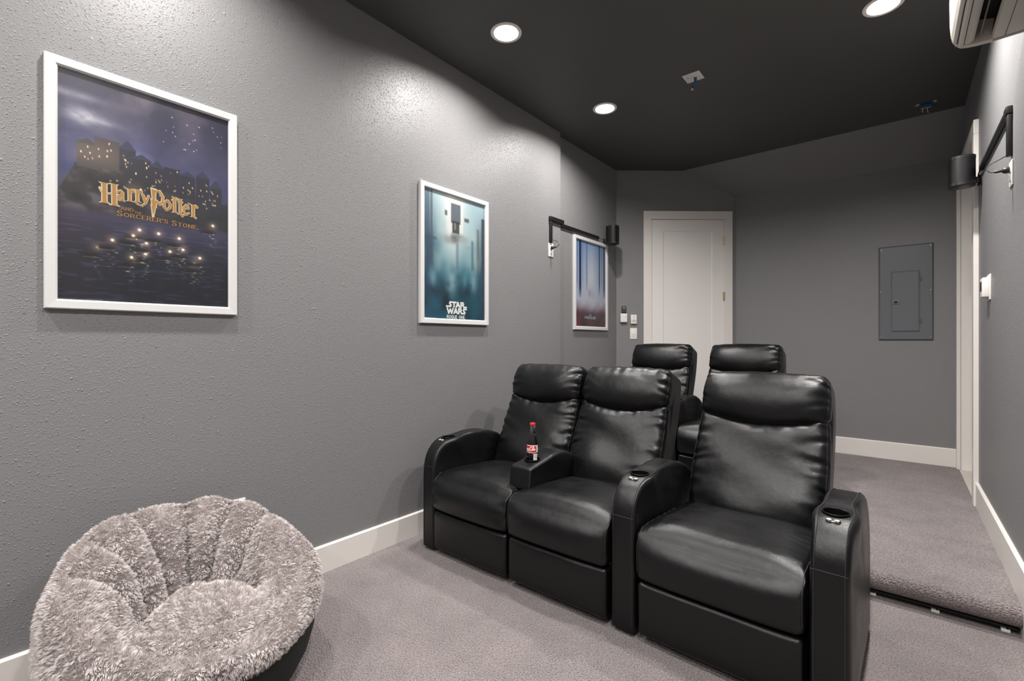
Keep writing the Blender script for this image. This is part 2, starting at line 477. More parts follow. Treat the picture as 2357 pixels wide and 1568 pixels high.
def waves2(seed, n, k0, k1):
    g = np.random.default_rng(seed)
    ks = g.uniform(k0, k1, n); an = g.uniform(0, PI, n); ph = g.uniform(0, 2 * PI, n)
    return lambda u, v: sum(np.sin(k * (u * math.cos(a) + v * math.sin(a)) + p) for a, k, p in zip(an, ks, ph)) / n ** .5

AL = math.radians(23); SA, CA = math.sin(AL), math.cos(AL)
BY0, BZ0 = .535, .45
def spine(X, T, S, xc):
    return np.stack([xc + X, BY0 + S * SA - T * CA, BZ0 + S * CA + T * SA], axis=1)

def crease(x, hw):
    return .432 - .052 * (1 - np.clip(np.abs(x) / hw, 0, 1) ** 2)

def pucker(X, S, hw, lo, hi, depth, seed):
    """uneven folds that run in from the two side seams"""
    g = np.random.default_rng(seed); out = np.zeros_like(X)
    for side in (-1, 1):
        d = hw - side * X
        s = lo + .015
        while s < hi - .01:
            sig = g.uniform(.006, .013); lng = g.uniform(.035, .085) * (1.5 if g.random() < .25 else 1)
            amp = depth * g.uniform(.45, 1.1) * (1 if g.random() < .75 else -.5); sl = g.uniform(-.45, .45); cv = g.uniform(-2, 2)
            q = S - s - sl * d - cv * d * d
            wdt = sig * (1 + d / .09)
            out -= amp * np.exp(-(q / wdt) ** 2) * np.exp(-(d / lng) ** 1.6) * np.clip(d / .006, 0, 1)
            out += .55 * amp * np.exp(-((q - 2 * wdt) / wdt) ** 2) * np.exp(-(d / lng) ** 1.6)
            s += g.uniform(.022, .055)
    return out

def make_back(parent, xc, hw, seed):
    # rear shell
    V, F = rbox(hw + .004, .075, .375, .035, 10, 3, 14)
    X, T, S = V[:, 0], V[:, 1] - .085, V[:, 2] + .262
    tp = 1 - .07 * np.clip((S - .35) / .3, 0, 1) ** 2
    mesh('back_shell', spine(X * tp, T, S, xc), F, M['panel_leather'], parent)
    # lower cushion
    Z0, Z1 = -.10, .43
    V, F = rbox(hw, .045, (Z1 - Z0) / 2, .034, 56, 3, 64)
    def lower(V):
        X, T, S = V[:, 0].copy(), V[:, 1] - .02, V[:, 2] + (Z0 + Z1) / 2
        top = crease(X, hw) + .014
        S = Z0 + (S - Z0) / (Z1 - Z0) * (top - Z0)
        u = np.abs(X) / hw; v = np.clip((S - Z0) / (top - Z0), 0, 1)
        front = np.clip((T + .02) / .045, 0, 1)
        pf = (1 - u ** 3.0) ** .8 * (np.clip(1 - np.abs(2 * v - 1) ** 5, 0, 1)) ** .6
        lump = .042 + .016 * np.exp(-((S - .06) / .12) ** 2)
        w2 = waves2(seed + 5, 5, 9, 20)
        fold = waves2(seed + 6, 3, 22, 34)
        und =   .0072 * w2(X, S * 1.2) + .0036 * fold(X * .6 + S * .5, S)
        T = T + front * (pf * lump + (1 - u ** 4) * und * np.clip(v * 6, 0, 1) * np.clip((1 - v) * 8, 0, 1)
                         + pucker(X, S, hw, 0.0, .43, .0105, seed) * np.clip(v * 5, 0, 1))
        # small gathers under the headrest crease
        gt = waves(seed + 9, 4, 60, 130)
        T = T + front * .004 * gt(X) * np.exp(-((top - S) / .045) ** 2)
        wide = 1 + .035 * np.sin(np.clip(v, 0, 1) * PI) - .02 * v
        return spine(X * wide, T, S, xc)
    bk = mesh('backrest', lower(V), F, M['leather'], parent)
    # head cushion
    Z0h, Z1h = .43, .642
    V, F = rbox(hw, .05, (Z1h - Z0h) / 2, .030, 56, 3, 30)
    def head(V):
        X, T, S = V[:, 0].copy(), V[:, 1] - .014, V[:, 2] + (Z0h + Z1h) / 2
        bot = crease(X, hw) - .012
        top = Z1h - .012 * (np.abs(X) / hw) ** 3
        S = bot + (S - Z0h) / (Z1h - Z0h) * (top - bot)
        u = np.abs(X) / hw; v = np.clip((S - bot) / (top - bot), 0, 1)
        front = np.clip((T + .02) / .05, 0, 1)
        pf = (1 - u ** 5) ** .8 * np.clip(1 - np.abs(2 * v ** 1.15 - 1) ** 2.1, 0, 1) ** .75
        w2 = waves2(seed + 15, 4, 10, 22)
        T = T + front * (pf * (.066 - .010 * v) + .004 * (1 - u ** 4) * w2(X, S) * np.clip(v * 5, 0, 1)
                         + pucker(X, S, hw, .43, .64, .0095, seed + 20))
        gt = waves(seed + 29, 5, 45, 110)
        T = T + front * .0014 * gt(X) * np.exp(-((v - .86) / .12) ** 2) * (1 - u ** 6)
        S = S + .0016 * gt(X) * np.clip((v - .75) * 4, 0, 1) * (1 - u ** 6)
        tp = 1 - .05 * np.clip((v - .35) / .65, 0, 1) ** 2 + .0 * v
        return spine(X * tp * (1 - .012 * (1 - v)), T, S, xc)
    hd = mesh('headrest', head(V), F, M['leather'], parent)
    # stitched seams down both sides of the two cushions
    for fn, (a, b), own in ((lower, (-.10, .43), bk), (head, (.43, .642), hd)):
        for s in (-1, 1):
            k = 60
            hz = (b - a) / 2
            y = .045 if own is bk else .05
            z = np.linspace(-hz + .03, hz - .03, k)
            r_ = .034 if own is bk else .030
            pts = np.stack([np.full(k, s * (hw - .30 * r_)), np.full(k, y - .30 * r_), z], axis=1)
            MB().tube([tuple(p) for p in fn(pts)], .0016, 5).build('seam', M['stitch'], own)

def make_seat(parent, xc, hw, seed):
    V, F = rbox(hw, .29, .098, .024, 40, 56, 12, 4)
    def seatf(V):
        X, Y, Z = V[:, 0], V[:, 1] + .275, V[:, 2] + .352
        u = np.abs(X) / hw; t = np.clip((V[:, 2]) / .098, -1, 1); up = np.clip(t, 0, 1)
        v = np.clip(V[:, 1] / .29, -1, 1)
        # large roll over the front edge
        R = .092
        av = V[:, 1] + .29; bv = .098 - V[:, 2]
        m_ = (av < R) & (bv < R)
        ln = np.hypot(R - av, R - bv); ln[ln < 1e-6] = 1
        k_ = np.where(m_, R / np.maximum(ln, 1e-6), 1)
        k_ = np.where(m_ & (ln < R), 1, k_)
        Y = np.where(m_, Y + (R - av) * (1 - k_), Y); Z = np.where(m_, Z - (R - bv) * (1 - k_), Z)
        crown = .032 * (1 - u ** 3) * np.clip(1 - np.abs(v) ** 4, 0, 1)
        Z = Z + up * (crown - .028 * np.clip((Y - .12) / .45, 0, 1))
        bulge = .026 * (1 - u ** 4) * np.clip(1 - (t + .25) ** 2 * .8, 0, 1) * np.clip(-v * 8 - 6.2, 0, 1)
        Y = Y - bulge
        w1 = waves(seed + 40, 5, 70, 150)
        side = np.exp(-((hw - np.abs(X)) / .05) ** 1.4)
        Z = Z + up * .0016 * side * w1(Y)
        w2 = waves2(seed + 44, 4, 8, 18)
        Z = Z + up * .0035 * w2(X, Y) * (1 - u ** 4)
        Y = Y + .003 * side * waves(seed + 42, 4, 60, 120)(Z) * np.clip(-v * 6 - 4.5, 0, 1)
        return np.stack([xc + X, Y, Z], axis=1)
    st = mesh('seat_cushion', seatf(V), F, M['leather'], parent)
    mb = MB()
    for s in (-1, 1):
        k = 40
        e_ = .0062
        a = np.stack([np.full(k, s * (hw - e_)), np.full(k, -.29 + e_), np.linspace(-.07, .098 - e_, k)], axis=1)
        b = np.stack([np.full(k, s * (hw - e_)), np.linspace(-.29 + e_ + .004, .10, k), np.full(k, .098 - e_)], axis=1)
        MB().tube([tuple(p) for p in seatf(np.concatenate([a, b]))], .0015, 5).build('seam', M['stitch'], st)
    # footrest panel, upholstered, closed
    V, F = rbox(hw - .004, .03, .107, .018, 24, 2, 14)
    X, Y, Z = V[:, 0], V[:, 1] + .022, V[:, 2] + .137
    u = np.abs(X) / hw
    Y = Y - .010 * (1 - u ** 6) * np.clip(1 - ((V[:, 2]) / .107) ** 4, 0, 1) * (V[:, 1] < 0) + .0012 * waves2(seed + 60, 4, 15, 40)(X, Z)
    mesh('footrest', np.stack([xc + X, Y, Z], axis=1), F, M['leather'], parent)
    MB().box(xc - hw + .01, xc + hw - .01, .05, .70, .022, .26, .006).build('base', M['blackplastic'], parent)
    for sx in (-1, 1):
        for yy in (.075, .66):
            MB().lathe([(.0, 0), (.014, 0), (.016, .004), (.016, .03), (0, .03)], (xc + sx * (hw - .04), yy, 0), 14).build('foot', M['blackplastic'], parent)

ARM_PROF = [(0.0, .02), (0.0, .12), (0.0, .25), (0.0, .38), (.001, .44), (.006, .49), (.017, .53), (.036, .565), (.064, .594), (.098, .612),
            (.130, .620), (.175, .624), (.215, .627), (.250, .632), (.30, .636), (.36, .635), (.43, .630), (.50, .613), (.57, .585), (.63, .543), (.675, .485),
            (.700, .42), (.708, .35), (.71, .22), (.71, .10), (.71, .02)]
CUPY = .160
def make_arm(parent, xc, w0, out=0):
    """out: -1 / +1 = side that faces the room (bulging side panel)"""
    top = smooth_path(ARM_PROF, 4)
    top = [p for p in top]
    bot = [np.array((y, .02)) for y in np.linspace(.71, 0, 14)[1:-1]]
    loop = np.array(top + bot)
    Cn = np.array((.36, .27))
    rings = [(0, -1), (.3, -1), (.6, -1), (.82, -1), (.93, -.995), (.965, -.97), (.985, -.91), (.997, -.82), (1.0, -.70), (1.002, -.35), (1.003, 0)]
    rings = rings + [(f, -x) for f, x in reversed(rings[:-1])]
    m = len(loop)
    V = []; F = []
    def wid(y, z):
        k = np.clip((z - .50) / .09, 0, 1); k = k * k * (3 - 2 * k)
        return w0 + .013 * math.exp(-((y - CUPY) / .062) ** 2) * k - .004 * math.exp(-((y - .26) / .04) ** 2) * k
    def put(f, xf, p):
        q = Cn + (p - Cn) * f
        x = xf * wid(q[0], q[1])
        bulge = 0
        if out and np.sign(xf) == out:
            bulge = out * .012 * (1 - f ** 3)
            # the side panel dishes in a little behind the cup
            bulge -= out * .010 * math.exp(-((q[0] - .25) / .05) ** 2 - ((q[1] - .50) / .12) ** 2)
        return (xc + x + bulge, q[0], q[1])
    for (f, xf) in rings:
        if f == 0:
            V.append(put(0, xf, Cn)); continue
        for p in loop: V.append(put(f, xf, p))
    nr = len(rings)
    st = lambda j: 1 + (j - 1) * m
    for i in range(m): F.append((0, st(1) + (i + 1) % m, st(1) + i))
    for j in range(1, nr - 2):
        for i in range(m):
            F.append((st(j) + i, st(j) + (i + 1) % m, st(j + 1) + (i + 1) % m, st(j + 1) + i))
    last = len(V) - 1
    for i in range(m): F.append((last, st(nr - 2) + i, st(nr - 2) + (i + 1) % m))
    arm = mesh('armrest', V, F, [M['leather'], M['cupinside']], parent)
    cz = .624
    cut(arm, MB().lathe([(.0365, cz - .06), (.0365, cz + .05)], (xc, CUPY, 0), 36))
    MB().ring([(.0362, -.058), (.0368, .002), (.0385, .0035), (.0405, .0032), (.0415, .001), (.0365, -.002), (.0350, -.058)], (xc, CUPY, cz), 40).lathe([(.0, -.058), (.036, -.058), (.036, -.055), (0, -.055)], (xc, CUPY, cz), 30).build('cup_holder', M['cupinside'], arm)
    # recline buttons in front of the cup
    mb = MB()
    for sx in (-1, 1):
        for k, (r_, h_) in enumerate([(.0105, .003)]):
            c = (xc + sx * .011, .098, .6155)
            mb.lathe([(0, -.004), (r_, -.004), (r_, .002), (r_ * .7, .0045), (0, .005)], c, 18)
    mb.box(xc - .018, xc + .018, .089, .107, .610, .6150, .003)
    mb.build('control_button', M['chrome'], arm)
    # seams along both edges of the top strip and across the front
    mb = MB()
    k1 = [p for p in top if p[1] > .03]
    for s in (-1, 1):
        MB().tube([put(1.0025, s * .74, p) for p in k1], .0014, 5).build('seam', M['stitch'], arm)
    i = next(i for i, p in enumerate(top) if p[1] > .475)
    MB().tube([put(1.003, x, top[i]) for x in np.linspace(-.9, .9, 9)], .0011, 5).build('seam', M['stitch'], arm)
    return arm

def make_console(parent, xc, w0):
    """fold-down arm rest with a cup holder between the two seats"""
    y0, y1 = .095, .60
    V, F = rbox(w0, (y1 - y0) / 2, .06, .012, 10, 40, 8, 3)
    def con(V):
        X, Y, t = V[:, 0], V[:, 1] + (y0 + y1) / 2, np.clip(V[:, 2] / .06, -1, 1)
        kx = [y0, .16, .22, .30, .38, .45, .52, .60]
        top = np.interp(Y, np.linspace(y0, y1, 60), np.array(smooth_path(list(zip(kx, [.556, .567, .579, .592, .594, .578, .540, .485])), 12))[np.linspace(0, 84, 60).astype(int), 1])
        bot = np.interp(Y, [y0, .3, y1], [.448, .452, .42])
        Z = bot + (t * .5 + .5) * (top - bot) + (V[:, 2] - t * .06)
        Yo = Y + .008 * (t - .2) * np.clip(1 - (Y - y0) / .1, 0, 1)
        Xo = X * (1 + .02 * (1 - t ** 2)) + .0
        Z = Z + .004 * (1 - (X / w0) ** 2) * np.clip(t, 0, 1)
        return np.stack([xc + Xo, Yo, Z], axis=1)
    c = mesh('centre_console', con(V), F, M['leather'], parent)
    cy, cz = .205, .577
    cut(c, MB().lathe([(.0365, cz - .058), (.0365, cz + .05)], (xc, cy, 0), 36))
    MB().ring([(.0362, -.056), (.0368, .003), (.039, .0046), (.043, .004), (.044, .001), (.0365, -.002), (.0350, -.056)], (xc, cy, cz), 40).lathe([(.0, -.056), (.036, -.056), (.036, -.053), (0, -.053)], (xc, cy, cz), 30).build('cup_holder', M['cupinside'], c)
    mb = MB()
    hy = (y1 - y0) / 2
    for off, zz in ((.0115, .0585), (.0035, .0525)):
        a = [(-w0 + off * .6, y, zz) for y in np.linspace(hy - .02, -hy + .012, 30)]
        b = [(x, -hy + off * .6, zz) for x in np.linspace(-w0 + .012, w0 - .012, 10)]
        d_ = [(w0 - off * .6, y, zz) for y in np.linspace(-hy + .012, hy - .02, 30)]
        MB().tube([tuple(p) for p in con(np.array(a + b + d_))], .0012, 5).build('seam', M['stitch'], c)
    z = np.linspace(.05, -.055, 12)
    MB().tube([tuple(p) for p in con(np.stack([np.full(12, w0 - .0035), np.full(12, -hy + .0035), z], axis=1))], .0011, 5).build('seam', M['stitch'], c)

FY = 1.752       # front of the first row
lv = thing('theater_loveseat', 'black leather two seat theatre recliner with a fold-down cup holder console in the front row', 'loveseat', (.775, FY, 0))
make_arm(lv, .2275 - .775, .051, -1)
for k, xc in enumerate((.549, 1.096)):
    make_seat(lv, xc - .775, .271, 100 * k + 3)
    make_back(lv, xc - .775, .268, 100 * k + 17)
make_console(lv, .822 - .775, .066)
r1 = thing('theater_recliner', 'black leather recliner with two armrests at the right end of the front row', 'recliner', (1.7825, FY - .005, 0), math.radians(-1.5), 'single black recliners')
make_arm(r1, -.352, .055); make_arm(r1, .352, .055, 1)
make_seat(r1, 0, .288, 301); make_back(r1, 0, .276, 333)
r2 = copy_tree(r1); r2.location = (1.335, 3.42, P); r2.rotation_euler = (0, 0, 0)
r2['label'] = 'black leather recliner on the raised floor behind the front row, right of the two'
r3 = copy_tree(r1); r3.location = (.636, 3.42, P); r3.rotation_euler = (0, 0, 0)
r3['label'] = 'black leather recliner on the raised floor behind the loveseat, in front of the white door'
arms = [o for o in SC.objects if o.parent == r3 and o.name.startswith('armrest')]
ra = max(arms, key=lambda o: sum(v.co.x for v in o.data.vertices))
for o in list(ra.children) + [ra]: bpy.data.objects.remove(o)      # it shares the armrest of its neighbour

# ---- cola bottle in the console cup
bx, by, bz = .822, FY + .205, .577 - .053
bt = thing('cola_bottle', 'glass cola bottle with red cap standing in the loveseat console cup', 'bottle', (bx, by, bz))
glass = mat('clear bottle glass', (.93, .96, .95, 1), .03, .5); bsdf(glass).inputs['Transmission Weight'].default_value = 1.0; bsdf(glass).inputs['IOR'].default_value = 1.5
cola = mat('cola', (.010, .004, .003, 1), .06, .5)
op = [(0, .003), (.022, .001), (.027, .004), (.0285, .012), (.0275, .03), (.0262, .052), (.0265, .066), (.029, .085), (.0305, .105), (.0298, .125), (.0262, .147), (.021, .168), (.0162, .186), (.0138, .200), (.0128, .215), (.0128, .226), (.0142, .228), (.0142, .232), (.0128, .234), (.0128, .239), (0, .2392)]
ops = [tuple(p) for p in smooth_path(op[1:-1], 3)]
MB().lathe([(0, .003)] + ops + [(0, .2392)], n=36).build('glass', glass, bt)
lv_z = .183
cp = [(max(r_ - .0022, 0), z) for r_, z in ops if .006 < z < lv_z]
MB().lathe([(0, .006)] + cp + [(0, cp[-1][1])], n=36).build('cola', cola, bt)
red = mat('red enamel', (.62, .012, .020, 1), .3); white = mat('white print', (.78, .76, .72, 1), .5)
mb = MB().lathe([(0, .2365), (.0140, .2362), (.0152, .2345), (.0154, .2405), (.0140, .2435), (.010, .2448), (0, .245)], n=42)
mb.build('cap', red, bt)
def rad(z):
    zs = [p[1] for p in ops]; rs = [p[0] for p in ops]
    return float(np.interp(z, zs, rs))
def wrap(mb, a0, a1, z0, z1, off, m=0, n=24):
    V = []; F = []
    for i in range(n + 1):
        a = a0 + (a1 - a0) * i / n
        for z in (z0, (z0 + z1) / 2, z1):
            r_ = rad(z) + off; V.append((r_ * math.cos(a), r_ * math.sin(a), z))
    for i in range(n):
        for j in range(2): F.append((i * 3 + j, (i + 1) * 3 + j, (i + 1) * 3 + j + 1, i * 3 + j + 1))
    mb.add(V, F, m)
# the side of the label seen from the room; angles around the bottle
camdir = math.atan2(0 - by, 2.3 - bx)
lab = MB()
a0, a1 = camdir - 2.6, camdir + .62
wrap(lab, a0, a1, .092, .132, .0004, 1, 40); wrap(lab, a0 + .1, a1 - .02, .0955, .1285, .0007, 0, 40)
greenw = mat('pale green print', (.50, .62, .54, 1), .5)
wrap(lab, a1 + .02, a1 + .40, .094, .132, .0005, 2, 8)
# flowing white script on the red
SCRIPT = [[(.30, .70), (.22, .82), (.10, .80), (.02, .58), (.04, .34), (.14, .24), (.28, .34)],
          [(.52, .52), (.44, .58), (.37, .46), (.41, .33), (.50, .36), (.54, .50), (.50, .55)],
          [(.74, .52), (.66, .57), (.60, .46), (.63, .33), (.72, .34), (.80, .42)],
          [(.98, .52), (.90, .57), (.84, .46), (.87, .33), (.95, .38), (.99, .55), (.98, .36), (1.06, .36)],
          [(1.06, .47), (1.20, .50)],
          [(1.52, .74), (1.44, .84), (1.31, .80), (1.24, .58), (1.27, .34), (1.38, .25), (1.52, .36)],
          [(1.72, .52), (1.65, .57), (1.58, .46), (1.61, .33), (1.70, .35), (1.74, .50), (1.70, .55)],
          [(1.80, .36), (1.90, .62), (1.94, .86), (1.87, .84), (1.83, .55), (1.88, .33), (1.98, .38)],
          [(2.16, .52), (2.08, .57), (2.02, .46), (2.05, .33), (2.13, .38), (2.17, .55), (2.16, .36), (2.25, .40)],
          [(.14, .24), (.50, .13), (.95, .20), (1.25, .12)], [(1.44, .84), (1.75, .95), (2.05, .86)]]
def cyl(u, v, off):
    a = (a1 - .12) - (2.30 - u) * .93            # reads left to right seen from outside
    z = .0965 + v * .031
    r_ = rad(z) + off
    return (r_ * math.cos(a), r_ * math.sin(a), z)
for st_ in SCRIPT:
    pts = smooth_path(st_, 5)
    V = []; F = []
    for i, p in enumerate(pts):
        q0 = pts[max(i - 1, 0)]; q1 = pts[min(i + 1, len(pts) - 1)]
        t = (q1 - q0); t = t / (np.linalg.norm(t) + 1e-9); nrm = np.array((-t[1], t[0]))
        wd = .035 + .03 * abs(t[1])
        V.append(cyl(*(p + nrm * wd), .0010)); V.append(cyl(*(p - nrm * wd), .0010))
    for i in range(len(pts) - 1): F.append((2 * i, 2 * i + 1, 2 * i + 3, 2 * i + 2))
    lab.add(V, F, 1)
lab.build('label', [red, white, greenw], bt)
stk = MB(); wrap(stk, camdir + .12, camdir + .95, .042, .088, .0006, 0, 10)
for k in range(6):
    wrap(stk, camdir + .22, camdir + .80, .048 + k * .006, .0496 + k * .006, .0009, 1, 8)
stk.build('ingredients_sticker', [white, mat('grey print', (.35, .34, .33, 1), .6)], bt)

# ------------------------------------------------------------------ fluffy bean bag chair
BX, BYc = .435, .535
bag = thing('bean_bag_chair', 'fluffy pale grey bean bag chair with channelled back and black base against the left wall', 'bean bag chair', (BX, BYc, 0))
def per(az, xs, ys):
    """smooth periodic interpolation (degrees)"""
    xs = np.array(xs, float); ys = np.array(ys, float)
    xx = np.concatenate([xs - 360, xs, xs + 360]); yy = np.concatenate([ys] * 3)
    g = np.arange(-360, 720, 1.0); v = np.interp(g, xx, yy)
    k = np.exp(-(np.arange(-45, 46) / 11.0) ** 2); k /= k.sum()
    v = np.convolve(v, k, 'same')
    return np.interp(az, g, v)
NA = 240
AZ = np.arange(NA) * 360.0 / NA
rim_az = [0, 35, 65, 90, 120, 155, 190, 215, 250, 280, 310, 335]
rim_z = per(AZ, rim_az, [.300, .310, .39, .465, .52, .57, .575, .57, .54, .47, .36, .31])
rim_r = per(AZ, rim_az, [.340, .345, .335, .325, .315, .305, .300, .305, .315, .330, .345, .340])
wid_r = per(AZ, rim_az, [.405, .410, .405, .395, .385, .375, .370, .370, .380, .385, .405, .405])
wid_z = per(AZ, rim_az, [.265, .265, .265, .265, .26, .27, .27, .27, .26, .25, .25, .26])
edge_z = per(AZ, rim_az, [.205, .215, .215, .20, .17, .15, .15, .15, .15, .15, .17, .19])
seat_r = per(AZ, rim_az, [.26, .25, .20, .165, .125, .105, .10, .10, .120, .165, .21, .25])
seat_z = per(AZ, rim_az, [.340, .340, .305, .27, .25, .235, .235, .235, .25, .28, .315, .340])
back = per(AZ, rim_az, [0, 0, .35, .9, 1, 1, 1, 1, 1, .9, .35, 0])        # how much of a wall stands here
groove = np.zeros(NA)
for g in (112, 140, 168, 200, 232, 262):
    d = (AZ - g + 180) % 360 - 180
    groove += np.exp(-(np.abs(d) / 6.5) ** 1.4)
wob = waves(77, 4, 2, 7)
rings = []
def ring(r, z): rings.append((np.asarray(r) * np.ones(NA), np.asarray(z) * np.ones(NA)))
ring(wid_r - .028, edge_z)
ring(wid_r - .006, edge_z + (wid_z - edge_z) * .45)
ring(wid_r, wid_z)
for t in np.linspace(.14, 1, 8):
    a = t * PI / 2
    r_ = rim_r + (wid_r - rim_r) * math.cos(a); z_ = wid_z + (rim_z - wid_z) * math.sin(a)
    gg = groove * back * np.clip((t - .45) / .5, 0, 1)
    ring(r_ - .012 * gg, z_ - .014 * gg)
for t in np.linspace(.06, 1, 16):
    # over the rim and down the inner wall to the seat
    lip = math.sin(min(t / .30, 1) * PI / 2)
    r_in = rim_r - (rim_r - seat_r) * (t * .55 + .45 * (1 - (1 - t) ** 1.6)) * 1.0
    drop = back * (t ** 1.45) + (1 - back) * math.sin(t * PI / 2)
    z_in = rim_z - (rim_z - seat_z) * drop + .022 * np.sin(t * PI) * back
    puff = .018 * np.sin(min(t * 1.05, 1) * PI) * back
    gg = groove * back * np.clip(t * 6, 0, 1) * np.clip((1.02 - t) * 5, 0, 1)
    ring(r_in - puff + .048 * gg, z_in - .012 * gg)
# crease where the wall meets the seat pillow, then the pillow itself
cz = .018 * back
ring(seat_r - .012, seat_z - cz)
for t in (.90, .8, .68, .55, .4, .25, .1):
    ring((seat_r - .012) * t, (seat_z - cz) * t ** 3 + .345 * (1 - t ** 3) - .0)
V = []
for j, (r_, z_) in enumerate(rings):
    a = np.radians(AZ)
    r2_ = r_ + .006 * np.sin(a * 5 + j * .25) + .005 * np.sin(a * 9 - j * .4)
    z2_ = z_ + (.006 * np.sin(a * 4 + j * .5) if j > 3 else 0)
    V.append(np.stack([r2_ * np.cos(a), r2_ * np.sin(a), z2_], axis=1))
nr = len(V)
V = np.concatenate(V + [np.array([[0, 0, .327]])])
# keep clear of the wall behind
V[:, 0] = np.where(V[:, 0] + BX < .035, .035 - BX + (V[:, 0] + BX - .035) * .05, V[:, 0])
F = [(j * NA + i, j * NA + (i + 1) % NA, (j + 1) * NA + (i + 1) % NA, (j + 1) * NA + i) for j in range(nr - 1) for i in range(NA)]
F += [((nr - 1) * NA + i, (nr - 1) * NA + (i + 1) % NA, nr * NA) for i in range(NA)]
# ---- plush pile as thin tapering tufts
tri = []
for f in F:
    tri.append(f[:3])
    if len(f) == 4: tri.append((f[0], f[2], f[3]))
tri = np.array(tri)
A, B, Cc = V[tri[:, 0]], V[tri[:, 1]], V[tri[:, 2]]
cr = np.cross(B - A, Cc - A); ar = np.linalg.norm(cr, axis=1) / 2
nrm = cr / (np.linalg.norm(cr, axis=1, keepdims=True) + 1e-12)
g = np.random.default_rng(5)
NS = 240000
pick = g.choice(len(tri), NS, p=ar / ar.sum())
uu = np.sqrt(g.random(NS)); vv = g.random(NS)
root = A[pick] * (1 - uu)[:, None] + B[pick] * (uu * (1 - vv))[:, None] + Cc[pick] * (uu * vv)[:, None]
nn = nrm[pick]
# vertex-normal orientation check: outward means away from the bag's inside point
outer = pick < NA * 6
nn = nn * np.sign(np.sum((nn * root)[outer]))
# the nap lies along slowly turning directions, in tufts
def vnoise(p, seed, k):
    gg = np.random.default_rng(seed)
    out = np.zeros((len(p), 3))
    for c in range(3):
        for _ in range(6):
            d_ = gg.normal(size=3); d_ /= np.linalg.norm(d_)
            out[:, c] += np.sin(p @ d_ * k * gg.uniform(.6, 1.5) + gg.uniform(0, 6.28))
    return out / 2.4
nap = vnoise(root, 1, 16) * .25 + vnoise(root, 2, 70) * .32 + vnoise(root, 3, 230) * .60 + np.array([.25, -.1, -.35])
nap -= nn * np.sum(nap * nn, axis=1, keepdims=True)
dirv = nn * .75 + nap * .75 + g.normal(size=(NS, 3)) * .12
dirv /= np.linalg.norm(dirv, axis=1, keepdims=True)
ln = g.uniform(.011, .018, NS)
side = np.cross(dirv, nn + g.normal(size=(NS, 3)) * .6); side /= (np.linalg.norm(side, axis=1, keepdims=True) + 1e-9)
wd = g.uniform(.00038, .00065, NS)
p0 = root - nn * .001
p1 = p0 + (nn * .5 + dirv * .5) * (ln * .5)[:, None]
p2 = p0 + (nn * .28 + dirv * .72) * ln[:, None]
# strands gather into little tufts
from mathutils.kdtree import KDTree
NT = 15000
kd = KDTree(NT)
for i in range(NT): kd.insert(root[i], i)
kd.balance()
near = np.array([kd.find(Vector(r_))[1] for r_ in root])
pull = g.uniform(.35, .75, NS)[:, None]
p2 = p2 * (1 - pull) + (p2[near] + g.normal(size=(NS, 3)) * .0006) * pull
p1 = p1 * (1 - pull * .35) + p1[near] * pull * .35
SV = np.stack([p0 + side * wd[:, None], p0 - side * wd[:, None], p1 + side * (wd * .9)[:, None], p1 - side * (wd * .9)[:, None], p2], axis=1).reshape(-1, 3)
SV[:, 0] = np.maximum(SV[:, 0], .006 - BX)
nb = len(V)
base = nb + np.arange(NS) * 5
allV = np.concatenate([V, SV])
quads = np.array([f for f in F if len(f) == 4]); tris0 = np.array([f for f in F if len(f) == 3])
sq = np.stack([base, base + 1, base + 3, base + 2], axis=1); stt = np.stack([base + 2, base + 3, base + 4], axis=1)
loops = np.concatenate([quads.ravel(), sq.ravel(), tris0.ravel(), stt.ravel()])
sizes = np.concatenate([np.full(len(quads) + len(sq), 4), np.full(len(tris0) + len(stt), 3)])
starts = np.concatenate([[0], np.cumsum(sizes)[:-1]])
me = bpy.data.meshes.new('fur_cover')
me.vertices.add(len(allV)); me.vertices.foreach_set('co', allV.ravel())
me.loops.add(len(loops)); me.loops.foreach_set('vertex_index', loops.astype(np.int32))
me.polygons.add(len(sizes)); me.polygons.foreach_set('loop_start', starts.astype(np.int32)); me.polygons.foreach_set('loop_total', sizes.astype(np.int32))
me.update(calc_edges=True); me.validate()
me.polygons.foreach_set('use_smooth', [True] * len(me.polygons))
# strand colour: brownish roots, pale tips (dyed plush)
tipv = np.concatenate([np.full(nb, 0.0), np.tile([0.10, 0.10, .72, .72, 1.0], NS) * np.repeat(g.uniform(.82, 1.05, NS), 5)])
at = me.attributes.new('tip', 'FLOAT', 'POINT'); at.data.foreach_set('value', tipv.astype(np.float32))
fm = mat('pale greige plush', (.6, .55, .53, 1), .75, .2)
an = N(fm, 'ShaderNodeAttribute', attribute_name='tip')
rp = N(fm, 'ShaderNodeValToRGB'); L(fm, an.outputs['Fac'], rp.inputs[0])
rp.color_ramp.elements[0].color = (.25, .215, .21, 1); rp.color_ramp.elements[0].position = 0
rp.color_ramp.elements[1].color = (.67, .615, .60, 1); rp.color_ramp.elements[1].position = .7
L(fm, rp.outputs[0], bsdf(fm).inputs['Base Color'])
bsdf(fm).inputs['Sheen Weight'].default_value = .3
cover = new_obj('fur_cover', me, bag, fm)
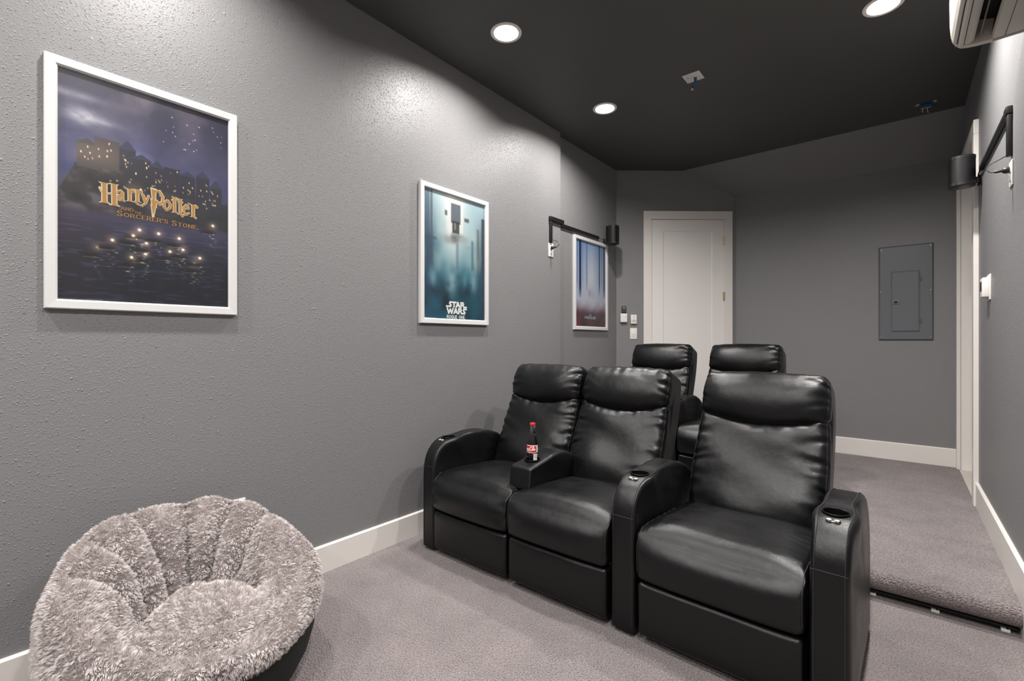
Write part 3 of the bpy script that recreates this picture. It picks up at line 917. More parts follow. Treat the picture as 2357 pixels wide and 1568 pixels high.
# ---- black base
prof = [(.0, .0), (.22, .0), (.29, .006), (.325, .025), (.352, .06), (.372, .11), (.382, .16)]
V = []; F = []
for (r_, z_) in prof:
    sc = r_ / .382
    for i in range(NA):
        a = math.radians(AZ[i]); rr = (wid_r[i] - .012) * sc + .004 * math.sin(7 * a) * sc
        x = rr * math.cos(a)
        if x + BX < .03: x = .03 - BX
        V.append((x, rr * math.sin(a), z_ * (edge_z[i] + .04) / .17))
for j in range(len(prof) - 1):
    for i in range(NA): F.append((j * NA + i, j * NA + (i + 1) % NA, (j + 1) * NA + (i + 1) % NA, (j + 1) * NA + i))
mesh('base', V, F, M['darkfabric'], bag)

# ------------------------------------------------------------------ framed posters
def up(grid, nx, ny):
    """smoothly upsample a random grid (rows = v, cols = u)"""
    gy, gx = grid.shape
    x = np.linspace(0, gx - 1.001, nx); y = np.linspace(0, gy - 1.001, ny)
    x0 = x.astype(int); y0 = y.astype(int); fx = x - x0; fy = y - y0
    fx = fx * fx * (3 - 2 * fx); fy = fy * fy * (3 - 2 * fy)
    a = grid[np.ix_(y0, x0)]; b = grid[np.ix_(y0, x0 + 1)]; c = grid[np.ix_(y0 + 1, x0)]; d = grid[np.ix_(y0 + 1, x0 + 1)]
    return (a * (1 - fx) + b * fx) * (1 - fy)[:, None] + (c * (1 - fx) + d * fx) * fy[:, None]
def fbm(nx, ny, cx, cy, seed, oc=4):
    g = np.random.default_rng(seed); out = np.zeros((ny, nx)); am = 1; tot = 0
    for o in range(oc):
        out += am * up(g.random((int(cy * 2 ** o) + 2, int(cx * 2 ** o) + 2)), nx, ny); tot += am; am *= .5
    return out / tot
class Art:
    def __init__(s, nx, ny, asp):
        s.nx, s.ny, s.asp = nx, ny, asp
        s.U, s.V = np.meshgrid(np.linspace(0, 1, nx), np.linspace(0, 1, ny))
        s.C = np.zeros((ny, nx, 3))
    def mix(s, mask, col):
        m = np.clip(mask, 0, 1)[..., None]; s.C = s.C * (1 - m) + np.array(col, float) / 255 * m
    def add(s, mask, col):
        s.C = np.clip(s.C + np.clip(mask, 0, 1)[..., None] * np.array(col, float) / 255, 0, 1)
    def grad(s, stops, axis='V'):
        t = s.V if axis == 'V' else s.U
        xs = [p[0] for p in stops]
        s.C = np.stack([np.interp(t, xs, [p[1][k] / 255 for p in stops]) for k in range(3)], axis=2)
    def blob(s, u, v, ru, rv, p=2.0):
        return np.exp(-(np.abs((s.U - u) / ru) ** p + np.abs((s.V - v) / rv) ** p))
    def rect(s, u0, u1, v0, v1, soft=.004):
        f = lambda x: np.clip(x / soft + .5, 0, 1)
        return f(s.U - u0) * f(u1 - s.U) * f(s.V - v0) * f(v1 - s.V)
    def tri(s, u, w0, v0, v1, soft=.004):
        t = (s.V - v0) / (v1 - v0)
        return np.clip((w0 * t - np.abs(s.U - u)) / soft + .5, 0, 1) * (t > 0) * (t < 1)

def poster_object(parent, art, w, h, facing, shapes, mats):
    """print sheet: a fine grid carrying the picture, plus the lettering printed on it"""
    nx, ny = art.nx, art.ny
    V = []; F = []
    for j in range(ny):
        for i in range(nx):
            V.append(facing(i / (nx - 1), j / (ny - 1), 0))
    for j in range(ny - 1):
        for i in range(nx - 1):
            a = j * nx + i; F.append((a, a + 1, a + nx + 1, a + nx))
    M_ = [0] * len(F); n0 = len(V)
    for polys, lift, mi in shapes:
        for q, p in enumerate(polys):
            b = len(V); V += [facing(u, v, lift + q * 2.2e-6) for u, v in p]; F.append(tuple(range(b, b + len(p)))); M_.append(mi)
    o = mesh('print_sheet', V, F, mats, parent, False, M_)
    me = o.data
    lin = np.where(art.C <= .04045, art.C / 12.92, ((art.C + .055) / 1.055) ** 2.4)
    colr = np.ones((len(V), 4), np.float32); colr[:n0, :3] = lin.reshape(-1, 3)
    at = me.color_attributes.new('print', 'FLOAT_COLOR', 'POINT'); at.data.foreach_set('color', colr.ravel())
    return o

def print_mat():
    m = mat('printed paper', (1, 1, 1, 1), .5, .4)
    a = N(m, 'ShaderNodeVertexColor', layer_name='print'); L(m, a.outputs['Color'], bsdf(m).inputs['Base Color'])
    return m
PRINT = print_mat()
def ink(name, r, g, b): return mat(name, srgb(r, g, b), .5, .4)

# clear acrylic sheet: mostly see-through with a faint reflection
acr = bpy.data.materials.new('clear acrylic sheet'); acr.use_nodes = True
nt = acr.node_tree; nt.nodes.clear()
tr = nt.nodes.new('ShaderNodeBsdfTransparent'); tr.inputs[0].default_value = (.97, .97, .97, 1)
gl = nt.nodes.new('ShaderNodeBsdfGlossy'); gl.inputs['Roughness'].default_value = .34; gl.inputs['Color'].default_value = (.6, .6, .6, 1)
lw = nt.nodes.new('ShaderNodeLayerWeight'); lw.inputs[0].default_value = .5
pw = nt.nodes.new('ShaderNodeMath'); pw.operation = 'POWER'; pw.inputs[1].default_value = 5.0
fr = nt.nodes.new('ShaderNodeMath'); fr.operation = 'MULTIPLY_ADD'; fr.inputs[1].default_value = .75; fr.inputs[2].default_value = .022
nt.links.new(lw.outputs['Facing'], pw.inputs[0]); nt.links.new(pw.outputs[0], fr.inputs[0])
mxs = nt.nodes.new('ShaderNodeMixShader'); om = nt.nodes.new('ShaderNodeOutputMaterial')
nt.links.new(fr.outputs[0], mxs.inputs[0]); nt.links.new(tr.outputs[0], mxs.inputs[1]); nt.links.new(gl.outputs[0], mxs.inputs[2]); nt.links.new(mxs.outputs[0], om.inputs[0])

# ---- stroke lettering -------------------------------------------------
CAPS = {'A': ([[(0, 0), (.42, 1), (.84, 0)], [(.15, .34), (.68, .34)]], .84), 'C': ([[(.80, .80), (.62, .96), (.38, 1), (.12, .82), (.02, .5), (.12, .18), (.38, 0), (.62, .04), (.80, .20)]], .82),
        'D': ([[(.05, 0), (.05, 1), (.45, 1), (.75, .8), (.82, .5), (.75, .2), (.45, 0), (.05, 0)]], .84), 'E': ([[(.62, 1), (.05, 1), (.05, 0), (.64, 0)], [(.05, .52), (.52, .52)]], .66),
        'F': ([[(.62, 1), (.05, 1), (.05, 0)], [(.05, .52), (.52, .52)]], .64), 'G': ([[(.80, .82), (.62, .96), (.38, 1), (.12, .82), (.02, .5), (.12, .18), (.38, 0), (.66, .03), (.80, .18), (.80, .46), (.52, .46)]], .86),
        'H': ([[(.05, 0), (.05, 1)], [(.72, 0), (.72, 1)], [(.05, .52), (.72, .52)]], .78), 'I': ([[(.05, 0), (.05, 1)]], .12), 'N': ([[(.05, 0), (.05, 1), (.74, 0), (.74, 1)]], .80),
        'O': ([[(.42, 0), (.14, .14), (.02, .5), (.14, .86), (.42, 1), (.70, .86), (.82, .5), (.70, .14), (.42, 0)]], .86),
        'R': ([[(.05, 0), (.05, 1), (.42, 1), (.62, .90), (.66, .74), (.60, .58), (.42, .50), (.05, .50)], [(.36, .50), (.72, 0)]], .74),
        'S': ([[(.60, .82), (.48, .97), (.30, 1), (.12, .92), (.07, .76), (.16, .60), (.36, .50), (.56, .40), (.64, .24), (.56, .07), (.34, 0), (.14, .04), (.03, .20)]], .68),
        'T': ([[(0, 1), (.72, 1)], [(.36, 1), (.36, 0)]], .72), 'U': ([[(.05, 1), (.05, .28), (.16, .06), (.38, 0), (.60, .06), (.70, .28), (.70, 1)]], .76), 'W': ([[(0, 1), (.27, 0), (.55, .9), (.83, 0), (1.1, 1)]], 1.1),
        'Z': ([[(.04, 1), (.66, 1), (.03, 0), (.68, 0)]], .70), 'Y': ([[(0, 1), (.36, .48), (.72, 1)], [(.36, .48), (.36, 0)]], .72), "'": ([[(.06, 1.02), (.04, .74)]], .12), ' ': ([], .42), '.': ([[(.04, .02), (.06, .04)]], .1)}
def stroke(pts, wd, thin=None, ang=0):
    """polyline -> quads and round joints. thin: relative width of strokes running along direction ang"""
    out = []
    for (x0, y0), (x1, y1) in zip(pts[:-1], pts[1:]):
        dx, dy = x1 - x0, y1 - y0; l = math.hypot(dx, dy)
        if l < 1e-6: continue
        w_ = wd
        if thin is not None:
            w_ = wd * (thin + (1 - thin) * abs(math.sin(math.atan2(dy, dx) - ang)))
        nx, ny = -dy / l * w_ / 2, dx / l * w_ / 2
        ex, ey = dx / l * w_ * .18, dy / l * w_ * .18
        out.append([(x0 + nx - ex, y0 + ny - ey), (x0 - nx - ex, y0 - ny - ey), (x1 - nx + ex, y1 - ny + ey), (x1 + nx + ex, y1 + ny + ey)])
        for (cx, cy) in ((x0, y0), (x1, y1)):
            out.append([(cx + w_ * .46 * math.cos(t), cy + w_ * .46 * math.sin(t)) for t in np.linspace(0, 2 * PI, 9)[:-1]])
    return out
def text_polys(txt, u0, u1, vbase, vh, asp, wd=.16, serif=False, thin=None, small=None):
    """lay a line of capitals between u0 and u1 with baseline vbase and height vh (fractions of the sheet)"""
    x = 0; items = []
    for k, ch in enumerate(txt):
        st, adv = CAPS[ch]
        s = 1.0 if small is None or small[k] else .78
        items.append((st, x, s)); x += (adv + .24) * (s if ch != ' ' else 1)
    tot = x - .24; sx = (u1 - u0) / tot
    out = []
    for st, xo, s in items:
        for pl in st:
            P_ = [(xo + px * s, py * s) for px, py in pl]
            polys = stroke(P_, wd * s, thin)
            if serif:
                for (ex, ey) in (P_[0], P_[-1]):
                    if P_[0] != P_[-1] and (abs(ey) < .02 or abs(ey - s) < .02):
                        polys.append([(ex - .15 * s, ey - .035), (ex + .15 * s, ey - .035), (ex + .15 * s, ey + .035), (ex - .15 * s, ey + .035)])
            out += [[(u0 + px * sx, vbase - py * vh) for px, py in p] for p in polys]
    return out

def framed(name_label, y0, y1, z0, z1, x, art, shapes, mats, fw=.034):
    t = thing('framed_poster', name_label, 'poster', (x, y0, z0))
    W, Hh = y1 - y0, z1 - z0
    D = .024
    # mitred frame with a slightly rounded face
    pr = [(0, 0), (0, D - .003), (.003, D), (fw - .006, D - .001), (fw, D - .006), (fw, .006), (fw - .004, 0)]
    V = []; F = []
    corners = [(0, 0, 1, 1), (W, 0, -1, 1), (W, Hh, -1, -1), (0, Hh, 1, -1)]
    for (cy, cz, sy, sz) in corners:
        for (o, d_) in pr: V.append((d_, cy + sy * o, cz + sz * o))
    k = len(pr)
    for c in range(4):
        a, b = c * k, ((c + 1) % 4) * k
        for i in range(k): F.append((a + i, a + (i + 1) % k, b + (i + 1) % k, b + i))
    mesh('frame', V, F, M['frame'], t, False)
    MB().box(.001, .008, fw - .004, W - fw + .004, fw - .004, Hh - fw + .004).build('backing_board', M['whiteplastic'], t, False)
    iw, ih = W - 2 * fw, Hh - 2 * fw
    def facing(u, v, lift):
        return (.0092 + lift, fw - .002 + u * (iw + .004), Hh - fw + .002 - v * (ih + .004))
    poster_object(t, art, iw, ih, facing, shapes, mats)
    MB().box(.0125, .0140, fw - .003, W - fw + .003, fw - .003, Hh - fw + .003).build('glazing', acr, t, False)
    return t

# ---- poster one: night sky over a dark crag, lights on black water
A1 = Art(300, 450, .667); U, Vv = A1.U, A1.V
A1.grad([(0, (50, 46, 64)), (.2, (54, 54, 84)), (.4, (54, 58, 104)), (.6, (44, 44, 72)), (.72, (28, 30, 48)), (.85, (14, 17, 28)), (1, (7, 10, 17))])
n1 = fbm(300, 450, 3, 5, 3, 5); n2 = fbm(300, 450, 4, 9, 8, 5); n3 = fbm(300, 450, 9, 14, 21, 4)
A1.mix((n1 - .42) * 3.2 * (1 - Vv * 1.6) * (1.2 - U), (122, 112, 120))
A1.mix((n2 - .48) * 3.0 * np.exp(-((Vv - .30 - .12 * U) / .16) ** 2), (98, 98, 142))
A1.mix((.66 - n1) * 2.0 * np.clip(U * 1.4 - .25, 0, 1) * np.clip(1 - Vv * 2.1, 0, 1), (22, 26, 50))
A1.mix(.95 * A1.blob(.15, .185, .13, .035) * np.clip(n2 * 3.4 - .75, 0, 1), (238, 238, 242)); A1.mix(.9 * A1.blob(.10, .10, .13, .018) * n1 * 1.4, (190, 188, 196))
gs = np.random.default_rng(4)
for _ in range(22):
    u_, v_ = gs.uniform(.55, .97), gs.uniform(.03, .22); A1.add(A1.blob(u_, v_, .0035, .0024) * gs.uniform(.4, 1), (210, 215, 235))
# a plain crag with a simple row of gabled roofs along its crest
crest = .40 - .07 * np.exp(-((U - .30) / .17) ** 2) + .05 * U + .02 * (fbm(300, 1, 9, 1, 5, 4)[0][None, :] - .5)
crest = np.where(U < .09, crest + (.09 - U) * 1.5, crest)
rock = np.clip((Vv - crest) / .006, 0, 1) * np.clip((.615 + .01 * n3 - Vv) / .03, 0, 1)
A1.mix(rock, (40, 35, 38)); A1.mix(rock * np.clip((n3 - .50) * 5, 0, 1) * np.clip(1.1 - U, 0, 1) * .75, (104, 96, 104)); A1.mix(rock * np.clip((.46 - n3) * 5, 0, 1), (17, 17, 23)); A1.mix(rock * np.clip(U - .45, 0, 1) * 1.2, (24, 30, 44))
houses = [(.15, .06, .300, .38), (.25, .075, .262, .37), (.36, .050, .285, .36), (.44, .06, .315, .38), (.53, .045, .335, .40), (.62, .055, .325, .42), (.72, .055, .345, .43), (.82, .05, .335, .44), (.91, .045, .375, .46)]
for k, (u_, w_, v0, v1) in enumerate(houses):
    cw_ = (66, 58, 58) if u_ < .35 else (30, 30, 44)
    A1.mix(A1.rect(u_ - w_ * .9, u_ + w_ * .9, v0, v1 + .03), cw_); A1.mix(A1.tri(u_, w_ * 1.05, v0 - .022 - .010 * (k % 3), v0 + .004) * (k not in (1, 5)), (52, 48, 56) if u_ < .35 else (40, 46, 70))
    for _ in range(7):
        a, b = u_ + gs.uniform(-.7, .7) * w_, gs.uniform(v0 + .01, v1 + .015)
        A1.add(A1.rect(a - .003, a + .003, b - .0045, b + .0045, .003) * gs.uniform(.35, 1), (222, 186, 120))
for _ in range(26):
    a = gs.uniform(.2, .92); b = .40 + .05 * a + gs.uniform(0, .05); A1.add(A1.blob(a, b, .005, .004) * gs.uniform(.4, .9), (240, 205, 140))
A1.add(A1.blob(.17, .34, .18, .05) * .22, (150, 126, 100))
# far bank and dark water
A1.mix(np.clip((Vv - .585) / .03, 0, 1) * np.clip((.80 - Vv) / .2, 0, 1) * .75, (58, 54, 80)); A1.mix(np.clip((Vv - .62) / .25, 0, 1) * (.7 + .3 * n2), (16, 20, 34))
A1.mix(np.clip((Vv - .55) / .1, 0, 1) * np.clip(.42 - U, 0, 1) * 1.3, (50, 38, 46))
rip = up(np.random.default_rng(6).random((150, 14)), 300, 450)
A1.add(np.clip((rip - .62) * 1.2, 0, .28) * np.clip((Vv - .6) / .1, 0, 1), (64, 70, 100))
lights = [(.201, .756), (.278, .716), (.427, .652), (.666, .666), (.764, .785), (.801, .752), (.608, .737), (.462, .76), (.382, .786), (.467, .71), (.392, .683), (.539, .657), (.69, .72), (.89, .575)]
for (u_, v_) in lights:
    A1.mix(A1.blob(u_ - .035, v_ + .038, .050, .011, 4) * .85, (8, 7, 9))
    A1.add(A1.blob(u_, v_, .035, .022) * .38, (190, 150, 90)); A1.add(A1.blob(u_, v_, .009, .006), (255, 240, 200))
    for q in range(9):
        vv_ = v_ + .045 + q * .011
        A1.add(A1.blob(u_ + gs.uniform(-.022, .022), vv_, gs.uniform(.004, .014), .0028) * gs.uniform(.2, .75) * (1 - q / 11), (225, 205, 170))
    A1.add(A1.rect(u_ - .075, u_ + .012, v_ + .046, v_ + .0485, .004) * .5, (180, 150, 110))
A1.mix(A1.rect(.0, .23, .991, .997, .002) * .35, (150, 150, 150)); A1.mix(A1.rect(.62, .98, .992, .997, .002) * .25, (140, 140, 150))
# title lettering
def place(polys, u0, v0, su, sv): return [[(u0 + x * su, v0 - y * sv) for x, y in p] for p in polys]
G = []
def gl_(pts, w_, u0, v0, su=.1, sv=.1): G.append((pts, w_, u0, v0, su, sv))
def serif_stem(x, y0, y1, w_=.17, sl=.02): return [[(x - w_ / 2, y0), (x + w_ / 2 + sl, y0), (x + w_ / 2, y1), (x - w_ / 2 - sl, y1)], [(x - w_ * .95, y0 - .05), (x + w_ * 1.1, y0 - .05), (x + w_ * .7, y0 + .03), (x - w_ * .5, y0 + .03)], [(x - w_ * 1.0, y1 + .05), (x + w_ * .8, y1 + .04), (x + w_ * .5, y1 - .03), (x - w_ * .6, y1 - .03)]]
def title(grow=0.0):
    w_ = .13 + grow; T = []
    def S(pts, u0, v0, su, sv, w2=None): T.extend(place(stroke(pts, w2 or w_, .55), u0, v0, su, sv))
    def ST(x, a, b, u0, v0, su, sv, w2=.17): T.extend(place(serif_stem(x, a, b, w2 + grow * 1.2), u0, v0, su, sv))
    q = .084; r_ = .086          # unit width / height on the sheet
    # H a r r y
    ST(.16, 0, .98, .222, .549, q, r_, .27); ST(.78, -.06, 1.02, .222, .549, q, r_, .27)
    S([(-.14, .72), (-.02, .56), (.2, .47), (.6, .52), (.95, .62)], .222, .549, q, r_, .07 + grow)
    S([(.06, .86), (.30, .98), (.48, .80), (.48, .12)], .303, .530, q * .72, r_ * .55, .24 + grow); S([(.46, .60), (.16, .52), (.06, .26), (.24, .04), (.48, .20)], .303, .530, q * .72, r_ * .55, .20 + grow); S([(.48, .12), (.66, .02)], .303, .530, q * .72, r_ * .55, .16 + grow)
    for u0, vb in ((.358, .523), (.401, .519)):
        ST(.2, 0, .95, u0, vb, q * .78, r_ * .66, .24); S([(.24, .66), (.44, .92), (.60, .84)], u0, vb, q * .78, r_ * .66, .20 + grow)
    S([(.02, .66), (.10, .62), (.36, -.04)], .440, .514, q * .72, r_ * .56, .24 + grow); S([(.66, .68), (.34, -.10), (.02, -.42), (-.34, -.34), (-.62, -.12)], .440, .516, q * .72, r_ * .56, .18 + grow)
    S([(-.62, -.12), (-.44, -.10)], .440, .516, q * .72, r_ * .56, .14 + grow)
    # P with its jagged stem
    b = grow * .55
    T.extend(place([[(-.02 - b, 1.02 + b), (.34 + b, .98 + b), (.27 + b, .36 - b), (.08 - b, .40)], [(-.02 - b, .42 + b), (.36 + b, .36 + b), (.34 + b, .02 - b), (.06 - b, .02)], [(.00 - b, .08 + b), (.32 + b, .04 + b), (.14 + b, -.48 - 2 * b), (.10 - b, -.48 - 2 * b)]], .495, .531, q, r_))
    S([(.34, .92), (.64, .92), (.90, .66), (.86, .36), (.66, .22), (.36, .36)], .495, .531, q * .92, r_, .16 + grow)
    # o t t e r
    S([(.42, 1.0), (.10, .70), (.08, .30), (.36, 0), (.70, .28), (.74, .66), (.46, 1.0)], .566, .535, q * .70, r_ * .55, .24 + grow)
    ST(.36, .02, 1.0, .616, .540, q * .66, r_ * .86, .27); S([(.02, .80), (.30, .84), (.80, .90)], .616, .540, q * .66, r_ * .86, .12 + grow)
    ST(.36, .0, .98, .652, .544, q * .66, r_ * .88, .27); S([(.10, .76), (.66, .80)], .652, .544, q * .66, r_ * .88, .12 + grow); S([(.34, .04), (.60, -.10), (.86, .04)], .652, .544, q * .66, r_ * .88, .14 + grow)
    S([(.14, .52), (.62, .66), (.56, .92), (.38, 1.0), (.10, .70), (.10, .28), (.38, 0), (.70, .22)], .688, .541, q * .70, r_ * .57, .20 + grow)
    ST(.2, 0, .95, .742, .545, q * .80, r_ * .72, .24); S([(.24, .66), (.44, .92), (.62, .82)], .742, .545, q * .80, r_ * .72, .20 + grow); S([(.2, .0), (.5, -.10)], .742, .545, q * .80, r_ * .72, .12 + grow)
    return T
s1 = text_polys('AND', .325, .392, .570, .014, .667, .15, True, .5)
s2 = text_polys('THE', .397, .440, .577, .010, .667, .15, True, .5)
s3 = text_polys("SORCERER'S", .303, .592, .600, .023, .667, .17, True, .45, [1] + [0] * 9)
s4 = text_polys('STONE.', .620, .788, .605, .023, .667, .17, True, .45, [1] + [0] * 5)
mats1 = [PRINT, ink('cream ink', 214, 196, 158), ink('gold ink', 172, 126, 62)]
framed('framed fantasy film poster of a night crag and lights on dark water, gold title lettering', .213, .826, 1.313, 2.205, 0.0, A1,
       [(title(.10), .0003, 1), (title(-.045), .0015, 2), (s1 + s2, .0006, 2), (s3 + s4, .0006, 2)], mats1)

# ---- poster two: teal mist between tall dark structures
A2 = Art(180, 270, .667); U, Vv = A2.U, A2.V
A2.grad([(0, (150, 178, 188)), (.3, (158, 184, 188)), (.5, (112, 150, 160)), (.62, (52, 106, 122)), (.78, (18, 58, 72)), (.9, (14, 62, 78)), (1, (18, 74, 92))])
m1 = fbm(180, 270, 4, 3, 31, 5); m2 = fbm(180, 270, 9, 3, 33, 4); m3 = fbm(180, 270, 5, 8, 35, 5)
lf = np.clip((.40 - .16 * Vv - U) * 4 + (m1 - .5) * 1.1, 0, 1) * np.clip(Vv * 2.6 - .05, 0, 1); rf = np.clip((U - .80) * 5 + (m1 - .5) * 1.1, 0, 1) * np.clip(Vv * 2.2 - .12, 0, 1)
A2.mix(lf * .92, (30, 68, 92)); A2.mix(rf * .85, (38, 62, 76))
A2.mix(A2.rect(.0, .09, .0, .62) * .6, (40, 66, 86)); A2.mix(A2.rect(.10, .135, .0, .60) * .75, (60, 74, 86)); A2.mix(A2.rect(.86, .90, .22, .60) * .55, (96, 82, 84)); A2.mix(A2.rect(.94, 1.0, .12, .64) * .8, (50, 62, 74)); A2.mix(A2.rect(.0, .20, .36, .385) * .5, (44, 62, 78))
A2.mix(np.exp(-((U - .45) / (.22 - .06 * np.clip(Vv * 2, 0, 1))) ** 2) * np.clip(1.2 - Vv * 1.7, 0, 1) * (.75 + .4 * m2), (232, 236, 230))
A2.mix(np.clip((m2 - .45) * 3, 0, 1) * np.clip((Vv - .4) * 5, 0, 1) * np.clip((.70 - Vv) * 5, 0, 1) * .5, (206, 216, 208))
# a plain grey machine-like block high in the mist
A2.mix(A2.rect(.365, .62, .045, .29, .02) * .95, (214, 216, 212)); A2.mix(A2.rect(.42, .575, .06, .22, .01), (92, 102, 110)); A2.mix(A2.rect(.44, .555, .20, .30, .012) * .85, (38, 42, 46)); A2.mix(A2.rect(.47, .50, .215, .27, .006), (120, 120, 118)); A2.mix(A2.rect(.32, .36, .13, .17, .012) * .8, (70, 72, 72)); A2.mix(A2.rect(.64, .72, .155, .185, .014) * .8, (60, 64, 66))
A2.mix(A2.blob(.42, .36, .14, .035, 3) * .75, (134, 136, 134)); A2.mix(A2.blob(.58, .335, .12, .030, 3) * .8, (150, 152, 150)); A2.mix(np.clip((m3 - .5) * 5, 0, 1) * A2.blob(.50, .35, .2, .05, 3) * .7, (74, 78, 80))
A2.mix(A2.rect(.50, .545, .38, .60, .02) * .5, (84, 106, 118)); A2.mix(A2.rect(.76, .80, .33, .58, .02) * .55, (56, 88, 92))
# soft pale drifts low in the mist
for (u_, ru, v_, rv, k) in ((.14, .055, .68, .07, .55), (.43, .085, .70, .11, .75), (.80, .06, .69, .08, .6), (.65, .03, .68, .05, .3)):
    A2.mix(A2.blob(u_, v_, ru, rv, 2) * k * (.55 + m3), (148, 178, 188))
A2.mix(np.clip((m3 - .42) * 2.4, 0, 1) * np.clip((Vv - .60) * 4, 0, 1) * .5, (26, 98, 118)); A2.mix(np.clip((.45 - m3) * 4, 0, 1) * np.clip((Vv - .55) * 4, 0, 1) * .7, (8, 30, 42))
A2.mix(A2.rect(.0, .17, .993, .999, .002) * .6, (190, 200, 200))
def heavy(polys, u0, v0, su, sv): return [[(u0 + x * su, v0 - y * sv) for x, y in p] for p in polys]
def block_word(u0, u1, vb, vh, word):
    out = []; w_ = .29
    def S(p): return stroke_sq(p, w_)
    def stroke_sq(pts, w2):
        o = []
        for (x0, y0), (x1, y1) in zip(pts[:-1], pts[1:]):
            dx, dy = x1 - x0, y1 - y0; l = math.hypot(dx, dy); nx, ny = -dy / l * w2 / 2, dx / l * w2 / 2; ex, ey = dx / l * w2 / 2, dy / l * w2 / 2
            o.append([(x0 + nx - ex, y0 + ny - ey), (x0 - nx - ex, y0 - ny - ey), (x1 - nx + ex, y1 - ny + ey), (x1 + nx + ex, y1 + ny + ey)])
        return o
    if word == 0:     # S T A R, first letter trailing left, last trailing right
        L_ = S([(1.9, .87), (.72, .87), (.62, .68), (.72, .50), (.86, .34), (.78, .13), (-.0, .13)]) + S([(1.5, .87), (1.5, .13)]) + S([(1.98, .13), (2.32, .87), (2.66, .13)]) + S([(2.12, .32), (2.52, .32)]) + S([(2.98, .13), (2.98, .87), (3.40, .87), (3.50, .66), (3.36, .46), (3.1, .46)]) + S([(3.36, .46), (3.62, .13), (4.1, .13)])
    else:             # W A R S
        L_ = S([(.13, .87), (.42, .13), (.72, .72), (1.02, .13), (1.30, .87)]) + S([(1.52, .13), (1.86, .87), (2.2, .13)]) + S([(1.66, .32), (2.06, .32)]) + S([(2.50, .13), (2.50, .87), (2.92, .87), (3.02, .66), (2.88, .46), (2.62, .46)]) + S([(2.88, .46), (3.10, .13), (3.72, .13), (3.80, .32), (3.62, .50), (3.52, .68), (3.62, .87), (4.1, .87)])
    return [[(u0 + x / 4.1 * (u1 - u0), vb - y * vh) for x, y in p] for p in L_]
white_ink = ink('white ink', 232, 232, 228)
framed('framed science fiction film poster in teal mist with white block title, nearest the loveseat', 1.866, 2.490, 1.309, 2.197, 0.0, A2,
       [(block_word(.35, .67, .902, .047, 0) + block_word(.35, .67, .955, .049, 1), .0006, 1), (text_polys('ROGUE ONE.', .352, .655, .991, .023, .667, .21, False), .0006, 1)], [PRINT, white_ink])

# ---- poster three: pale blue forest in mist
A3 = Art(170, 255, .667); U, Vv = A3.U, A3.V
A3.grad([(0, (112, 140, 182)), (.3, (152, 172, 202)), (.55, (166, 180, 202)), (.68, (176, 182, 198)), (.77, (142, 130, 146)), (.84, (84, 58, 66)), (1, (70, 44, 44))])
A3.mix(np.exp(-((U - .5) / .20) ** 2) * np.clip(1 - np.abs(Vv - .42) * 1.8, 0, 1) * .85, (206, 210, 214))
k1 = fbm(170, 255, 6, 6, 51, 5)
for (u_, w_, v1, c_, k) in ((.15, .035, .68, (26, 38, 66), .95), (.06, .018, .6, (74, 96, 140), .6), (.23, .010, .55, (88, 110, 150), .6), (.36, .013, .60, (62, 84, 126), .8), (.31, .006, .5, (110, 130, 166), .6), (.44, .006, .45, (140, 156, 184), .6), (.62, .006, .5, (132, 148, 178), .6), (.78, .020, .62, (40, 54, 86), .9), (.70, .008, .5, (110, 130, 164), .6), (.86, .012, .58, (84, 104, 144), .7), (.95, .030, .66, (46, 58, 84), .9)):
    A3.mix(A3.rect(u_ - w_, u_ + w_, -.1, v1, .008) * k * np.clip((v1 - Vv) * 7, 0, 1), c_)
A3.mix(A3.blob(.45, .60, .05, .05) * .5, (150, 112, 136)); A3.mix(A3.blob(.55, .61, .045, .07) * .45, (128, 166, 196))
A3.mix(np.clip((k1 - .40) * 2, 0, 1) * np.exp(-((Vv - .74) / .07) ** 2) * .8, (196, 196, 210))
A3.mix(np.clip((k1 - .45) * 3, 0, 1) * np.clip((Vv - .80) * 8, 0, 1) * .7, (112, 56, 50)); A3.mix(np.clip((.45 - k1) * 4, 0, 1) * np.clip((Vv - .78) * 8, 0, 1) * .8, (40, 30, 40)); A3.mix(A3.blob(.06, .96, .09, .04) * .6, (150, 50, 56))
icy = ink('pale blue ink', 196, 220, 236)
CAPS['DISNEY'] = None
s31 = text_polys('FROZEN', .295, .60, .905, .026, .667, .17, True, .5)
s32 = [[(.612 + dx, .905), (.618 + dx, .905), (.618 + dx, .879), (.612 + dx, .879)] for dx in (0, .018)] + [[(.605, .880), (.644, .880), (.644, .877), (.605, .877)], [(.605, .907), (.644, .907), (.644, .904), (.605, .904)]]
s33 = text_polys('DISNEY', .43, .52, .868, .010, .667, .14, False)
framed('framed film poster of a pale blue misty forest under the black raceway', 3.722, 4.372, 1.303, 2.192, -.045, A3,
       [(s31 + s32 + s33, .0006, 1)], [PRINT, icy])

